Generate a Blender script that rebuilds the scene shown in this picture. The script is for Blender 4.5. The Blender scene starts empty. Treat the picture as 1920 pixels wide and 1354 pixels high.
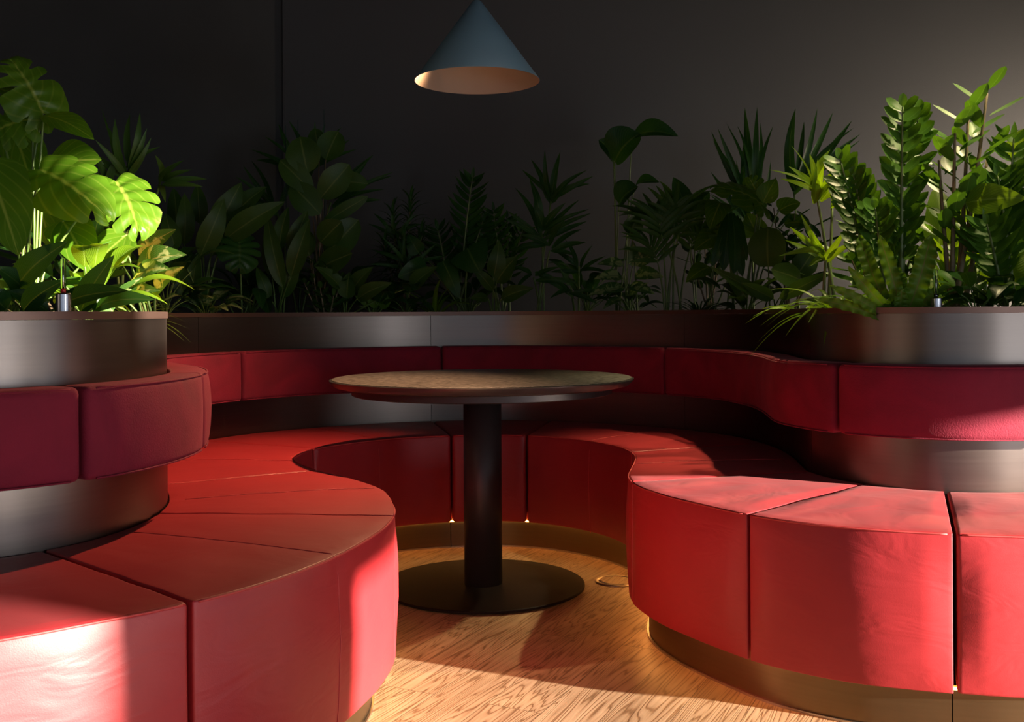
import bpy, math, random
from mathutils import Vector, Matrix, noise
V = Vector
C = bpy.context.scene.collection
PI = math.pi
random.seed(7)

# ------------------------------------------------------------------ camera model
F_PX, ROLL, HOR, CAM_H = 1950.0, 0.0065, 588.3, 0.972
def at(px, py, D):
    """world point seen at photo pixel (px,py) at distance D in front of the camera"""
    dx, dy = px - 960, py - 677
    u = dx - ROLL * dy; v = ROLL * dx + dy - (HOR - 677)
    return V((u / F_PX * D, D, CAM_H - v / F_PX * D))
sc = bpy.context.scene
cam = bpy.data.cameras.new('camera'); camo = bpy.data.objects.new('camera', cam); C.objects.link(camo)
cam.sensor_width = 36; cam.lens = 36 * F_PX / 1920
cam.shift_y = -(HOR and (677 - HOR) / 1920)
cam.clip_start = 0.05
camo.location = (0, 0, CAM_H)
camo.rotation_euler = (PI / 2, 0, 0)
camo.rotation_euler.rotate(Matrix.Rotation(0, 3, 'Y'))
camo.matrix_world = Matrix.Translation((0, 0, CAM_H)) @ Matrix.Rotation(ROLL, 4, 'Y') @ Matrix.Rotation(PI / 2, 4, 'X')
sc.camera = camo
sc.view_settings.view_transform = 'Standard'; sc.view_settings.look = 'None'
sc.view_settings.exposure = 0.0; sc.view_settings.gamma = 1.0
sc.view_settings.use_curve_mapping = False

# ------------------------------------------------------------------ materials
def newmat(name):
    m = bpy.data.materials.new(name); m.use_nodes = True
    nt = m.node_tree; b = nt.nodes['Principled BSDF']
    return m, nt, b
def node(nt, t, **kw):
    n = nt.nodes.new(t)
    for k, v in kw.items():
        if k.startswith('i_'): n.inputs[k[2:].replace('_', ' ')].default_value = v
        else: setattr(n, k, v)
    return n
def ramp(nt, pts):
    r = nt.nodes.new('ShaderNodeValToRGB')
    e = r.color_ramp.elements
    e[0].position, e[0].color = pts[0][0], (*pts[0][1], 1)
    e[1].position, e[1].color = pts[-1][0], (*pts[-1][1], 1)
    for p, c in pts[1:-1]:
        x = e.new(p); x.color = (*c, 1)
    return r
def simple(name, col, rough=.5, metal=0, noise_amt=.1, scale=8, bump=0, bscale=60, stretch=(1, 1, 1), **kw):
    m, nt, b = newmat(name); L = nt.links
    tc = node(nt, 'ShaderNodeTexCoord'); mp = node(nt, 'ShaderNodeMapping')
    mp.inputs['Scale'].default_value = stretch
    L.new(tc.outputs['Object'], mp.inputs[0])
    n = node(nt, 'ShaderNodeTexNoise', i_Scale=scale, i_Detail=5.0); L.new(mp.outputs[0], n.inputs['Vector'])
    a = tuple(c * (1 - noise_amt) for c in col); z = tuple(min(1, c * (1 + noise_amt)) for c in col)
    r = ramp(nt, [(.3, a), (.7, z)]); L.new(n.outputs[0], r.inputs[0]); L.new(r.outputs[0], b.inputs['Base Color'])
    b.inputs['Roughness'].default_value = rough; b.inputs['Metallic'].default_value = metal
    for k, v in kw.items(): b.inputs[k.replace('_', ' ')].default_value = v
    if bump:
        n2 = node(nt, 'ShaderNodeTexNoise', i_Scale=bscale, i_Detail=4.0); L.new(mp.outputs[0], n2.inputs['Vector'])
        bp = node(nt, 'ShaderNodeBump', i_Strength=bump, i_Distance=.01); L.new(n2.outputs[0], bp.inputs['Height'])
        L.new(bp.outputs[0], b.inputs['Normal'])
    return m
def leather():
    m, nt, b = newmat('red_leather'); L = nt.links
    tc = node(nt, 'ShaderNodeTexCoord')
    n = node(nt, 'ShaderNodeTexNoise', i_Scale=3.0, i_Detail=4.0); L.new(tc.outputs['Object'], n.inputs['Vector'])
    r = ramp(nt, [(.3, (.33, .018, .024)), (.7, (.40, .024, .030))]); L.new(n.outputs[0], r.inputs[0]); L.new(r.outputs[0], b.inputs['Base Color'])
    b.inputs['Roughness'].default_value = .46
    b.inputs['Specular IOR Level'].default_value = .42
    b.inputs['Sheen Weight'].default_value = .03; b.inputs['Sheen Roughness'].default_value = .4
    b.inputs['Sheen Tint'].default_value = (1, .75, .75, 1)
    mp = node(nt, 'ShaderNodeMapping'); mp.inputs['Scale'].default_value = (1.2, 1.2, 3)
    L.new(tc.outputs['Object'], mp.inputs[0])
    w = node(nt, 'ShaderNodeTexNoise', i_Scale=5.0, i_Detail=2.0, i_Distortion=1.6); L.new(mp.outputs[0], w.inputs['Vector'])
    g = node(nt, 'ShaderNodeTexNoise', i_Scale=420.0, i_Detail=2.0); L.new(tc.outputs['Object'], g.inputs['Vector'])
    b1 = node(nt, 'ShaderNodeBump', i_Strength=.16, i_Distance=.012); L.new(w.outputs[0], b1.inputs['Height'])
    b2 = node(nt, 'ShaderNodeBump', i_Strength=.12, i_Distance=.001); L.new(g.outputs[0], b2.inputs['Height']); L.new(b1.outputs[0], b2.inputs['Normal'])
    L.new(b2.outputs[0], b.inputs['Normal'])
    return m
def velvet():
    m, nt, b = newmat('crimson_velvet'); L = nt.links
    tc = node(nt, 'ShaderNodeTexCoord')
    n = node(nt, 'ShaderNodeTexNoise', i_Scale=5.0, i_Detail=5.0, i_Distortion=1.2); L.new(tc.outputs['Object'], n.inputs['Vector'])
    r = ramp(nt, [(.3, (.15, .002, .018)), (.7, (.22, .004, .026))]); L.new(n.outputs[0], r.inputs[0]); L.new(r.outputs[0], b.inputs['Base Color'])
    b.inputs['Roughness'].default_value = .85
    b.inputs['Sheen Weight'].default_value = .15; b.inputs['Sheen Roughness'].default_value = .35
    b.inputs['Sheen Tint'].default_value = (1, .35, .4, 1)
    g = node(nt, 'ShaderNodeTexNoise', i_Scale=260.0, i_Detail=2.0); L.new(tc.outputs['Object'], g.inputs['Vector'])
    w = node(nt, 'ShaderNodeTexNoise', i_Scale=6.0, i_Detail=2.0); L.new(tc.outputs['Object'], w.inputs['Vector'])
    b1 = node(nt, 'ShaderNodeBump', i_Strength=.25, i_Distance=.012); L.new(w.outputs[0], b1.inputs['Height'])
    b2 = node(nt, 'ShaderNodeBump', i_Strength=.5, i_Distance=.002); L.new(g.outputs[0], b2.inputs['Height']); L.new(b1.outputs[0], b2.inputs['Normal'])
    L.new(b2.outputs[0], b.inputs['Normal'])
    return m
def wood_floor():
    m, nt, b = newmat('oak_planks'); L = nt.links
    tc = node(nt, 'ShaderNodeTexCoord'); mp = node(nt, 'ShaderNodeMapping')
    mp.inputs['Rotation'].default_value = (0, 0, math.radians(-64))
    L.new(tc.outputs['Object'], mp.inputs[0])
    br = node(nt, 'ShaderNodeTexBrick', i_Scale=1.0)
    br.inputs['Brick Width'].default_value = 1.15; br.inputs['Row Height'].default_value = .15
    br.inputs['Mortar Size'].default_value = .0012; br.inputs['Mortar Smooth'].default_value = .3
    br.inputs['Color1'].default_value = (0, 0, 0, 1); br.inputs['Color2'].default_value = (1, 1, 1, 1); br.inputs['Mortar'].default_value = (.5, .5, .5, 1)
    L.new(mp.outputs[0], br.inputs['Vector'])
    # per plank offset so the grain differs
    cmb = node(nt, 'ShaderNodeVectorMath', operation='MULTIPLY_ADD')
    L.new(br.outputs['Color'], cmb.inputs[0]); cmb.inputs[1].default_value = (7.3, 3.1, 5.7); L.new(mp.outputs[0], cmb.inputs[2])
    st = node(nt, 'ShaderNodeMapping'); st.inputs['Scale'].default_value = (.24, 3.0, 1); L.new(cmb.outputs[0], st.inputs[0])
    n1 = node(nt, 'ShaderNodeTexNoise', i_Scale=2.6, i_Detail=3.5, i_Distortion=.45); L.new(st.outputs[0], n1.inputs['Vector'])
    # growth rings: bands of the warped field
    mul = node(nt, 'ShaderNodeMath', operation='MULTIPLY'); mul.inputs[1].default_value = 32.0; L.new(n1.outputs[0], mul.inputs[0])
    fr = node(nt, 'ShaderNodeMath', operation='PINGPONG'); fr.inputs[1].default_value = .5; L.new(mul.outputs[0], fr.inputs[0])
    rg = ramp(nt, [(.0, (.0, .0, .0)), (.16, (.55, .55, .55)), (1, (1, 1, 1))]); L.new(fr.outputs[0], rg.inputs[0])
    st2 = node(nt, 'ShaderNodeMapping'); st2.inputs['Scale'].default_value = (3, 90, 1); L.new(cmb.outputs[0], st2.inputs[0])
    n2 = node(nt, 'ShaderNodeTexNoise', i_Scale=1.0, i_Detail=4.0); L.new(st2.outputs[0], n2.inputs['Vector'])
    base = ramp(nt, [(.0, (.10, .050, .022)), (.35, (.27, .155, .078)), (.6, (.48, .32, .19)), (1, (.66, .49, .33))])
    mx = node(nt, 'ShaderNodeMix', data_type='FLOAT'); mx.inputs[0].default_value = .45
    L.new(rg.outputs[0], mx.inputs[2]); L.new(n2.outputs[0], mx.inputs[3])
    L.new(mx.outputs[0], base.inputs[0])
    # slow light / dark patches from board to board, and dark knots
    n3 = node(nt, 'ShaderNodeTexNoise', i_Scale=3.5, i_Detail=3.0); L.new(cmb.outputs[0], n3.inputs['Vector'])
    r3 = ramp(nt, [(.3, (.62, .60, .56)), (.7, (1.0, 1.0, 1.0))]); L.new(n3.outputs[0], r3.inputs[0])
    mm = node(nt, 'ShaderNodeMix', data_type='RGBA', blend_type='MULTIPLY'); mm.inputs[0].default_value = .8
    L.new(base.outputs[0], mm.inputs[6]); L.new(r3.outputs[0], mm.inputs[7])
    dk = node(nt, 'ShaderNodeMix', data_type='RGBA'); L.new(br.outputs['Fac'], dk.inputs[0]); L.new(mm.outputs[2], dk.inputs[6]); dk.inputs[7].default_value = (.09, .05, .025, 1)
    L.new(dk.outputs[2], b.inputs['Base Color'])
    b.inputs['Roughness'].default_value = .42
    bp = node(nt, 'ShaderNodeBump', i_Strength=.45, i_Distance=.0015); L.new(mx.outputs[0], bp.inputs['Height']); L.new(bp.outputs[0], b.inputs['Normal'])
    return m
def brushed(name, col, rough=.36, metal=1.0):
    m, nt, b = newmat(name); L = nt.links
    tc = node(nt, 'ShaderNodeTexCoord'); mp = node(nt, 'ShaderNodeMapping'); mp.inputs['Scale'].default_value = (2, 2, 60)
    L.new(tc.outputs['Object'], mp.inputs[0])
    n = node(nt, 'ShaderNodeTexNoise', i_Scale=2.0, i_Detail=5.0); L.new(mp.outputs[0], n.inputs['Vector'])
    r = ramp(nt, [(.3, tuple(c * .96 for c in col)), (.7, tuple(c * 1.04 for c in col))]); L.new(n.outputs[0], r.inputs[0]); L.new(r.outputs[0], b.inputs['Base Color'])
    b.inputs['Metallic'].default_value = metal; b.inputs['Roughness'].default_value = rough
    mr = node(nt, 'ShaderNodeMapRange', i_To_Min=rough - .015, i_To_Max=rough + .02); L.new(n.outputs[0], mr.inputs[0]); L.new(mr.outputs[0], b.inputs['Roughness'])
    return m
def leafmat(name, dark, light, rib, rough=.38, trans=.3, varieg=None, vein=18):
    m, nt, b = newmat(name); L = nt.links
    uv = node(nt, 'ShaderNodeUVMap'); sp = node(nt, 'ShaderNodeSeparateXYZ'); L.new(uv.outputs[0], sp.inputs[0])
    # u along the leaf, v across (0.5 = midrib)
    s = node(nt, 'ShaderNodeMath', operation='SUBTRACT'); s.inputs[1].default_value = .5; L.new(sp.outputs[1], s.inputs[0])
    ab = node(nt, 'ShaderNodeMath', operation='ABSOLUTE'); L.new(s.outputs[0], ab.inputs[0])
    rb = node(nt, 'ShaderNodeMapRange', i_From_Min=.012, i_From_Max=.04, i_To_Min=1.0, i_To_Max=0.0); L.new(ab.outputs[0], rb.inputs[0])
    ph = node(nt, 'ShaderNodeMath', operation='MULTIPLY_ADD'); ph.inputs[1].default_value = -1.1; L.new(ab.outputs[0], ph.inputs[0]); L.new(sp.outputs[0], ph.inputs[2])
    pm = node(nt, 'ShaderNodeMath', operation='MULTIPLY'); pm.inputs[1].default_value = vein; L.new(ph.outputs[0], pm.inputs[0])
    pp = node(nt, 'ShaderNodeMath', operation='PINGPONG'); pp.inputs[1].default_value = .5; L.new(pm.outputs[0], pp.inputs[0])
    vn = node(nt, 'ShaderNodeMapRange', i_From_Min=0.0, i_From_Max=.14, i_To_Min=.35, i_To_Max=0.0); L.new(pp.outputs[0], vn.inputs[0])
    tc = node(nt, 'ShaderNodeTexCoord')
    n = node(nt, 'ShaderNodeTexNoise', i_Scale=7.0, i_Detail=4.0); L.new(tc.outputs['Object'], n.inputs['Vector'])
    r = ramp(nt, [(.3, dark), (.7, light)]); L.new(n.outputs[0], r.inputs[0])
    col = r.outputs[0]
    if varieg:
        n2 = node(nt, 'ShaderNodeTexNoise', i_Scale=26.0, i_Detail=5.0, i_Distortion=1.0); L.new(tc.outputs['Object'], n2.inputs['Vector'])
        ad = node(nt, 'ShaderNodeMath', operation='MULTIPLY_ADD'); ad.inputs[1].default_value = -.35; L.new(ab.outputs[0], ad.inputs[0]); L.new(n2.outputs[0], ad.inputs[2])
        vr = ramp(nt, [(.40, (0, 0, 0)), (.48, (1, 1, 1))]); L.new(ad.outputs[0], vr.inputs[0])
        mv = node(nt, 'ShaderNodeMix', data_type='RGBA'); L.new(vr.outputs[0], mv.inputs[0]); L.new(col, mv.inputs[6]); mv.inputs[7].default_value = (*varieg, 1)
        col = mv.outputs[2]
    mxa = node(nt, 'ShaderNodeMath', operation='MAXIMUM'); L.new(rb.outputs[0], mxa.inputs[0]); L.new(vn.outputs[0], mxa.inputs[1])
    mx = node(nt, 'ShaderNodeMix', data_type='RGBA'); L.new(mxa.outputs[0], mx.inputs[0]); L.new(col, mx.inputs[6]); mx.inputs[7].default_value = (*rib, 1)
    L.new(mx.outputs[2], b.inputs['Base Color'])
    b.inputs['Roughness'].default_value = rough; b.inputs['Specular IOR Level'].default_value = .22
    bp = node(nt, 'ShaderNodeBump', i_Strength=.3, i_Distance=.002); L.new(pp.outputs[0], bp.inputs['Height']); L.new(bp.outputs[0], b.inputs['Normal'])
    tr = node(nt, 'ShaderNodeBsdfTranslucent')
    gm = node(nt, 'ShaderNodeMix', data_type='RGBA', blend_type='MULTIPLY'); gm.inputs[0].default_value = 1; L.new(mx.outputs[2], gm.inputs[6]); gm.inputs[7].default_value = (2.1, 1.9, .55, 1)
    L.new(gm.outputs[2], tr.inputs[0])
    ms = node(nt, 'ShaderNodeMixShader'); ms.inputs[0].default_value = trans
    L.new(b.outputs[0], ms.inputs[1]); L.new(tr.outputs[0], ms.inputs[2])
    L.new(ms.outputs[0], nt.nodes['Material Output'].inputs[0])
    return m
def emis(name, col, s):
    m, nt, b = newmat(name)
    b.inputs['Emission Color'].default_value = (*col, 1); b.inputs['Emission Strength'].default_value = s
    b.inputs['Base Color'].default_value = (.8, .8, .8, 1)
    n = node(nt, 'ShaderNodeTexNoise', i_Scale=20.0)
    return m
M = dict(
    leather=leather(), velvet=velvet(), floor=wood_floor(),
    fascia=brushed('bronze_brushed_metal', (.165, .135, .118), .33),
    plinth=brushed('bronze_plinth_metal', (.17, .12, .068), .36),
    rim=brushed('brown_rim_metal', (.16, .10, .08), .42, .85),
    piping=simple('red_piping', (.50, .05, .05), .6),
    black=simple('black_powder_coat', (.009, .006, .0055), .55, 0, .1, 30, .05, 300, Specular_IOR_Level=.06),
    satin=simple('black_satin_metal', (.040, .034, .034), .46, .5, .06),
    blackedge=simple('dark_edge', (.028, .026, .026), .33, 0, .1),
    granite=simple('speckled_stone', (.125, .115, .105), .36, 0, .85, 60, .12, 300),
    wall=simple('anthracite_paint', (.040, .0405, .0425), .62, 0, .06, 1.5, .05, 200),
    wallL=simple('mottled_plaster', (.026, .026, .025), .7, 0, .22, 2.2, .08, 40),
    ceil=simple('dark_ceiling', (.03, .03, .03), .8),
    roomwall=simple('grey_paint', (.10, .095, .09), .8),
    soil=simple('dark_soil', (.012, .009, .006), .95, 0, .4, 40, .8, 60),
    shade=simple('blue_enamel', (.115, .20, .255), .42, 0, .03),
    shade_in=simple('cream_enamel', (.27, .23, .19), .5, 0, .03),
    cord=simple('black_cord', (.01, .01, .01), .6),
    steel=brushed('steel', (.45, .44, .46), .25),
    ring=brushed('grey_ring', (.42, .38, .34), .3),
    led=emis('warm_led', (1.0, .45, .10), 16.0),
    bulb=emis('warm_bulb', (1.0, .75, .45), 3.0),
    floatred=simple('red_float', (.5, .02, .02), .4),
    cane=simple('green_cane', (.01, .05, .035), .6),
    pebble=simple('pale_grit', (.35, .33, .27), .8, 0, .3, 60),
    stem=simple('green_stem', (.10, .17, .03), .45, 0, .25, 12),
    bark=simple('brown_stem', (.22, .16, .09), .7, 0, .3, 30),
    palestem=simple('pale_stem', (.11, .16, .045), .5, 0, .2, 14),
)
g, nt, b = newmat('clear_tube'); b.inputs['Transmission Weight'].default_value = 1; b.inputs['Roughness'].default_value = .05; b.inputs['Base Color'].default_value = (.9, 1, .95, 1); b.inputs['IOR'].default_value = 1.12; M['glass'] = g
LM = dict(
    monstera=leafmat('monstera_leaf', (.050, .125, .006), (.085, .180, .010), (.20, .27, .04), .33, .36, vein=5),
    deep=leafmat('deep_green_leaf', (.014, .060, .012), (.028, .092, .014), (.07, .13, .03), .30, .25, vein=14),
    palm=leafmat('palm_leaf', (.022, .080, .010), (.045, .125, .014), (.08, .15, .03), .40, .28, vein=0.0),
    lime=leafmat('lime_leaf', (.085, .175, .006), (.150, .260, .012), (.20, .32, .05), .38, .42, vein=10),
    zz=leafmat('glossy_leaf', (.034, .100, .006), (.065, .160, .010), (.10, .22, .04), .44, .28, vein=0.0),
    fic=leafmat('rubber_leaf', (.030, .078, .012), (.050, .110, .016), (.11, .16, .04), .35, .25, vein=22),
    var=leafmat('silver_leaf', (.035, .10, .02), (.05, .13, .03), (.10, .18, .06), .4, .25, varieg=(.26, .34, .14), vein=14),
    yell=leafmat('cream_leaf', (.035, .11, .02), (.06, .15, .02), (.3, .3, .1), .4, .3, varieg=(.36, .42, .18), vein=12),
    fern=leafmat('fern_leaf', (.060, .15, .008), (.105, .21, .014), (.13, .14, .04), .42, .4, vein=20),
)

# ------------------------------------------------------------------ object helpers
class MB:
    def __init__(s): s.v = []; s.f = []; s.uv = []; s.has_uv = False
    def add(s, vs, fs, uvs=None):
        o = len(s.v); s.v += [tuple(p) for p in vs]; s.f += [tuple(i + o for i in f) for f in fs]
        if uvs: s.has_uv = True; s.uv += uvs
        else: s.uv += [(0, 0)] * len(vs)
    def tube(s, pts, r0, r1=None, n=7, cap=True):
        r1 = r0 if r1 is None else r1
        pts = [V(p) for p in pts]; vs = []; m = len(pts)
        up = V((0, 0, 1)) if abs((pts[-1] - pts[0]).normalized().z) < .9 else V((1, 0, 0))
        for i, p in enumerate(pts):
            d = (pts[min(i + 1, m - 1)] - pts[max(i - 1, 0)])
            d = d.normalized() if d.length > 1e-9 else V((0, 0, 1))
            a = d.cross(up); a = a.normalized() if a.length > 1e-6 else V((0, 1, 0)); bb = d.cross(a)
            up = a.cross(d) * 1.0 if a.length else up
            r = r0 + (r1 - r0) * i / (m - 1)
            for k in range(n):
                t = 2 * PI * k / n; vs.append(p + (a * math.cos(t) + bb * math.sin(t)) * r)
        fs = [(i * n + k, i * n + (k + 1) % n, (i + 1) * n + (k + 1) % n, (i + 1) * n + k) for i in range(m - 1) for k in range(n)]
        if cap: fs += [tuple(range(n))[::-1], tuple((m - 1) * n + k for k in range(n))]
        s.add(vs, fs, [(.3, .5)] * len(vs))
    def lathe(s, prof, c=(0, 0), n=64, cap=True):
        vs = []; m = len(prof)
        for r, z in prof:
            for k in range(n):
                t = 2 * PI * k / n; vs.append((c[0] + r * math.cos(t), c[1] + r * math.sin(t), z))
        fs = [(i * n + k, i * n + (k + 1) % n, (i + 1) * n + (k + 1) % n, (i + 1) * n + k) for i in range(m - 1) for k in range(n)]
        if cap and prof[0][0] > 1e-6: fs.append(tuple(range(n))[::-1])
        if cap and prof[-1][0] > 1e-6: fs.append(tuple((m - 1) * n + k for k in range(n)))
        s.add(vs, fs)
    def box(s, a, b2):
        x0, y0, z0 = a; x1, y1, z1 = b2
        vs = [(x0, y0, z0), (x1, y0, z0), (x1, y1, z0), (x0, y1, z0), (x0, y0, z1), (x1, y0, z1), (x1, y1, z1), (x0, y1, z1)]
        s.add(vs, [(3, 2, 1, 0), (4, 5, 6, 7), (0, 1, 5, 4), (1, 2, 6, 5), (2, 3, 7, 6), (3, 0, 4, 7)])
    def leaf(s, A, B, W, nrm, shape='oval', arch=.12, fold=.25, nu=9, nv=2, wave=0, droop=0, twist=0):
        A = V(A); B = V(B); ax = B - A; Ln = ax.length
        if Ln < 1e-6: return
        d = ax / Ln; nrm = V(nrm); nrm = nrm - d * nrm.dot(d)
        nrm = nrm.normalized() if nrm.length > 1e-4 else d.orthogonal().normalized()
        vs, uvs = [], []; ph = random.random() * 6
        for i in range(nu + 1):
            t = i / nu
            w = SH[shape](t) * W * .5
            p = A + ax * t + nrm * (arch * Ln * math.sin(PI * t)) - V((0, 0, 1)) * droop * Ln * t * t
            nn = Matrix.Rotation(twist * t, 3, d) @ nrm if twist else nrm
            sd = d.cross(nn)
            for j in range(-nv, nv + 1):
                q = j / nv
                h = fold * abs(q) ** 1.2 * w + (wave * W * math.sin(t * 60 + ph + (2 if q < 0 else 0)) * q * q if wave else 0)
                vs.append(p + sd * (w * q) + nn * h); uvs.append((t, .5 + .5 * q))
        K = 2 * nv + 1
        fs = [(i * K + j, i * K + j + 1, (i + 1) * K + j + 1, (i + 1) * K + j) for i in range(nu) for j in range(2 * nv)]
        s.add(vs, fs, uvs)
    def monstera(s, A, B, W, nrm, lobes=5, arch=.08, fold=.12, cut=.58, gap=.30):
        A = V(A); B = V(B); ax = B - A; Ln = ax.length; d = ax / Ln
        nrm = V(nrm); nrm = (nrm - d * nrm.dot(d)).normalized(); sd = d.cross(nrm)
        def wid(t): return W * .5 * (math.sin(PI * min(1, (t * .86 + .14)) ** .75)) ** .7 if t < 1 else 0
        for sg in (1, -1):
            gb = [0] + [0 if random.random() < .3 else gap * random.uniform(.8, 1.6) for _ in range(lobes - 1)] + [0]
            cb = [cut * random.uniform(.6, 1.2) for _ in range(lobes + 1)]
            for k in range(lobes):
                t0, t1 = k / lobes, (k + 1) / lobes; dt = t1 - t0
                na, nb = 6, 12; vs, uvs = [], []
                for bi in range(nb + 1):
                    bb = bi / nb
                    def sh(g, c):
                        if g == 0 or bb < c: return 0
                        u = (bb - c) / (1 - c); return g * (u ** .45) + (.45 * max(0, (u - .75) / .25) ** 2)
                    gl, gr = sh(gb[k], cb[k]), sh(gb[k + 1], cb[k + 1])
                    for ai in range(na + 1):
                        a = ai / na
                        t = (t0 + dt * .5 * min(.95, gl)) * (1 - a) + (t1 - dt * .5 * min(.95, gr)) * a
                        ang = -.85 + 1.9 * t
                        w = wid(t * .97) * bb
                        o = sd * sg * math.cos(ang) * w + d * math.sin(ang) * w
                        p = A + ax * t * .84 + o + nrm * (arch * Ln * math.sin(PI * t) + fold * w * (1 - .9 * bb) - .12 * W * bb * bb + .012 * W * math.sin(t * lobes * 2 * PI))
                        vs.append(p); uvs.append((t, .5 + .5 * bb * sg))
                K = na + 1
                fs = [(i * K + j, i * K + j + 1, (i + 1) * K + j + 1, (i + 1) * K + j) for i in range(nb) for j in range(na)]
                s.add(vs, fs, uvs)
    def build(s, name, mat, parent=None, smooth=True):
        me = bpy.data.meshes.new(name); me.from_pydata(s.v, [], s.f)
        if s.has_uv:
            ul = me.uv_layers.new(name='UVMap'); buf = [0.0] * (2 * len(me.loops))
            vi = [0] * len(me.loops); me.loops.foreach_get('vertex_index', vi)
            for i, k in enumerate(vi): buf[2 * i], buf[2 * i + 1] = s.uv[k]
            ul.data.foreach_set('uv', buf)
        if smooth: me.polygons.foreach_set('use_smooth', [True] * len(me.polygons))
        me.materials.append(mat); me.update()
        o = bpy.data.objects.new(name, me); C.objects.link(o)
        if parent: o.parent = parent
        return o
SH = {
    'lance': lambda t: (math.sin(PI * min(1, t ** .75)) ** .8 if t < 1 else 0) * 1.0 + .02 * (1 - t),
    'oval': lambda t: math.sqrt(max(0, 1 - (2 * t - 1) ** 2)) * (1.0 - .15 * abs(2 * t - 1)) + .01 * (1 - t),
    'round': lambda t: math.sqrt(max(0, 1 - (1.9 * t - .9) ** 2)) if t < 1 else 0,
    'tip': lambda t: (math.sin(PI * t ** .62) ** .85 if 0 < t < 1 else 0) + .02 * (1 - t),
    'strap': lambda t: min(1, .35 + 3 * t) * min(1, (1 - t) * 5) ** .6,
    'blade': lambda t: min(1, .3 + 3.5 * t) * (1 - t ** 3),
    'heart': lambda t: min(1, (t * 7 + .25)) ** .5 * (1 - t ** 2.2) ** .75 if t < 1 else 0,
}
def wnormal(o):
    for p in o.data.polygons: pass
def tag(o, label=None, cat=None, group=None, kind=None):
    if label: o['label'] = label
    if cat: o['category'] = cat
    if group: o['group'] = group
    if kind: o['kind'] = kind
    return o
def empty(name, loc, label, cat, group=None):
    o = bpy.data.objects.new(name, None); C.objects.link(o); o.location = loc; o.empty_display_size = .1
    return tag(o, label, cat, group)
def child(o, parent):
    o.parent = parent; o.matrix_parent_inverse = Matrix.Translation(parent.location).inverted()
    return o
def bevel(o, w, seg=3, ang=40):
    m = o.modifiers.new('bevel', 'BEVEL'); m.width = w; m.segments = seg; m.limit_method = 'ANGLE'; m.angle_limit = math.radians(ang)
    m.harden_normals = False
    return o

# ------------------------------------------------------------------ plan curves
def curve(pts, step=.01, smooth=10):
    P = [V((*p, 0)) for p in pts]; out = []
    for i in range(len(P) - 1):
        p0 = P[max(i - 1, 0)]; p1 = P[i]; p2 = P[i + 1]; p3 = P[min(i + 2, len(P) - 1)]
        n = max(2, int((p2 - p1).length / step))
        for k in range(n):
            t = k / n
            out.append(.5 * ((2 * p1) + (p2 - p0) * t + (2 * p0 - 5 * p1 + 4 * p2 - p3) * t * t + (-p0 + 3 * p1 - 3 * p2 + p3) * t ** 3))
    out.append(P[-1])
    def resample(q):
        acc = [0]
        for a, b2 in zip(q, q[1:]): acc.append(acc[-1] + (b2 - a).length)
        n = int(acc[-1] / step); r = []; j = 0
        for k in range(n + 1):
            s_ = acc[-1] * k / n
            while j < len(q) - 2 and acc[j + 1] < s_: j += 1
            d = acc[j + 1] - acc[j]; r.append(q[j].lerp(q[j + 1], (s_ - acc[j]) / d if d > 1e-9 else 0))
        return r
    out = resample(out)
    for _ in range(smooth):
        out = [out[0]] + [(out[i - 1] + 2 * out[i] + out[i + 1]) / 4 for i in range(1, len(out) - 1)] + [out[-1]]
    return resample(out)
def offset(q, d):
    r = []
    for i in range(len(q)):
        t = (q[min(i + 3, len(q) - 1)] - q[max(i - 3, 0)]).normalized()
        r.append(q[i] + V((-t.y, t.x, 0)) * d)
    return r
def near(q, p):
    p = V((*p, 0)); return min(range(len(q)), key=lambda i: (q[i] - p).length)
def sub(q, i0, i1, n):
    r = []
    for k in range(n + 1):
        s_ = i0 + (i1 - i0) * k / n; j = min(int(s_), len(q) - 2); r.append(q[j].lerp(q[j + 1], s_ - j))
    return r
FRONT = curve([(-2.7, 1.15), (-2.2, 1.15), (-1.7, 1.20), (-1.3, 1.32), (-1.02, 1.46), (-.795, 1.609), (-.669, 1.71), (-.567, 1.802), (-.496, 1.888), (-.432, 1.994), (-.368, 2.150), (-.325, 2.308),
               (-.300, 2.45), (-.295, 2.58), (-.315, 2.72), (-.372, 2.95), (-.50, 3.17), (-.627, 3.33), (-.735, 3.53), (-.777, 3.70), (-.745, 3.87), (-.64, 4.03), (-.52, 4.15),
               (-.40, 4.23), (-.248, 4.275), (-.09, 4.29), (.055, 4.262), (.19, 4.18), (.304, 4.06), (.39, 3.90), (.425, 3.73), (.42, 3.56), (.385, 3.36), (.352, 3.18), (.354, 3.03), (.40, 2.87), (.474, 2.725),
               (.578, 2.56), (.675, 2.465), (.781, 2.395), (.889, 2.352), (.981, 2.325), (1.123, 2.292), (1.4, 2.27), (1.8, 2.27), (2.3, 2.30), (2.9, 2.33)], smooth=14)
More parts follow.
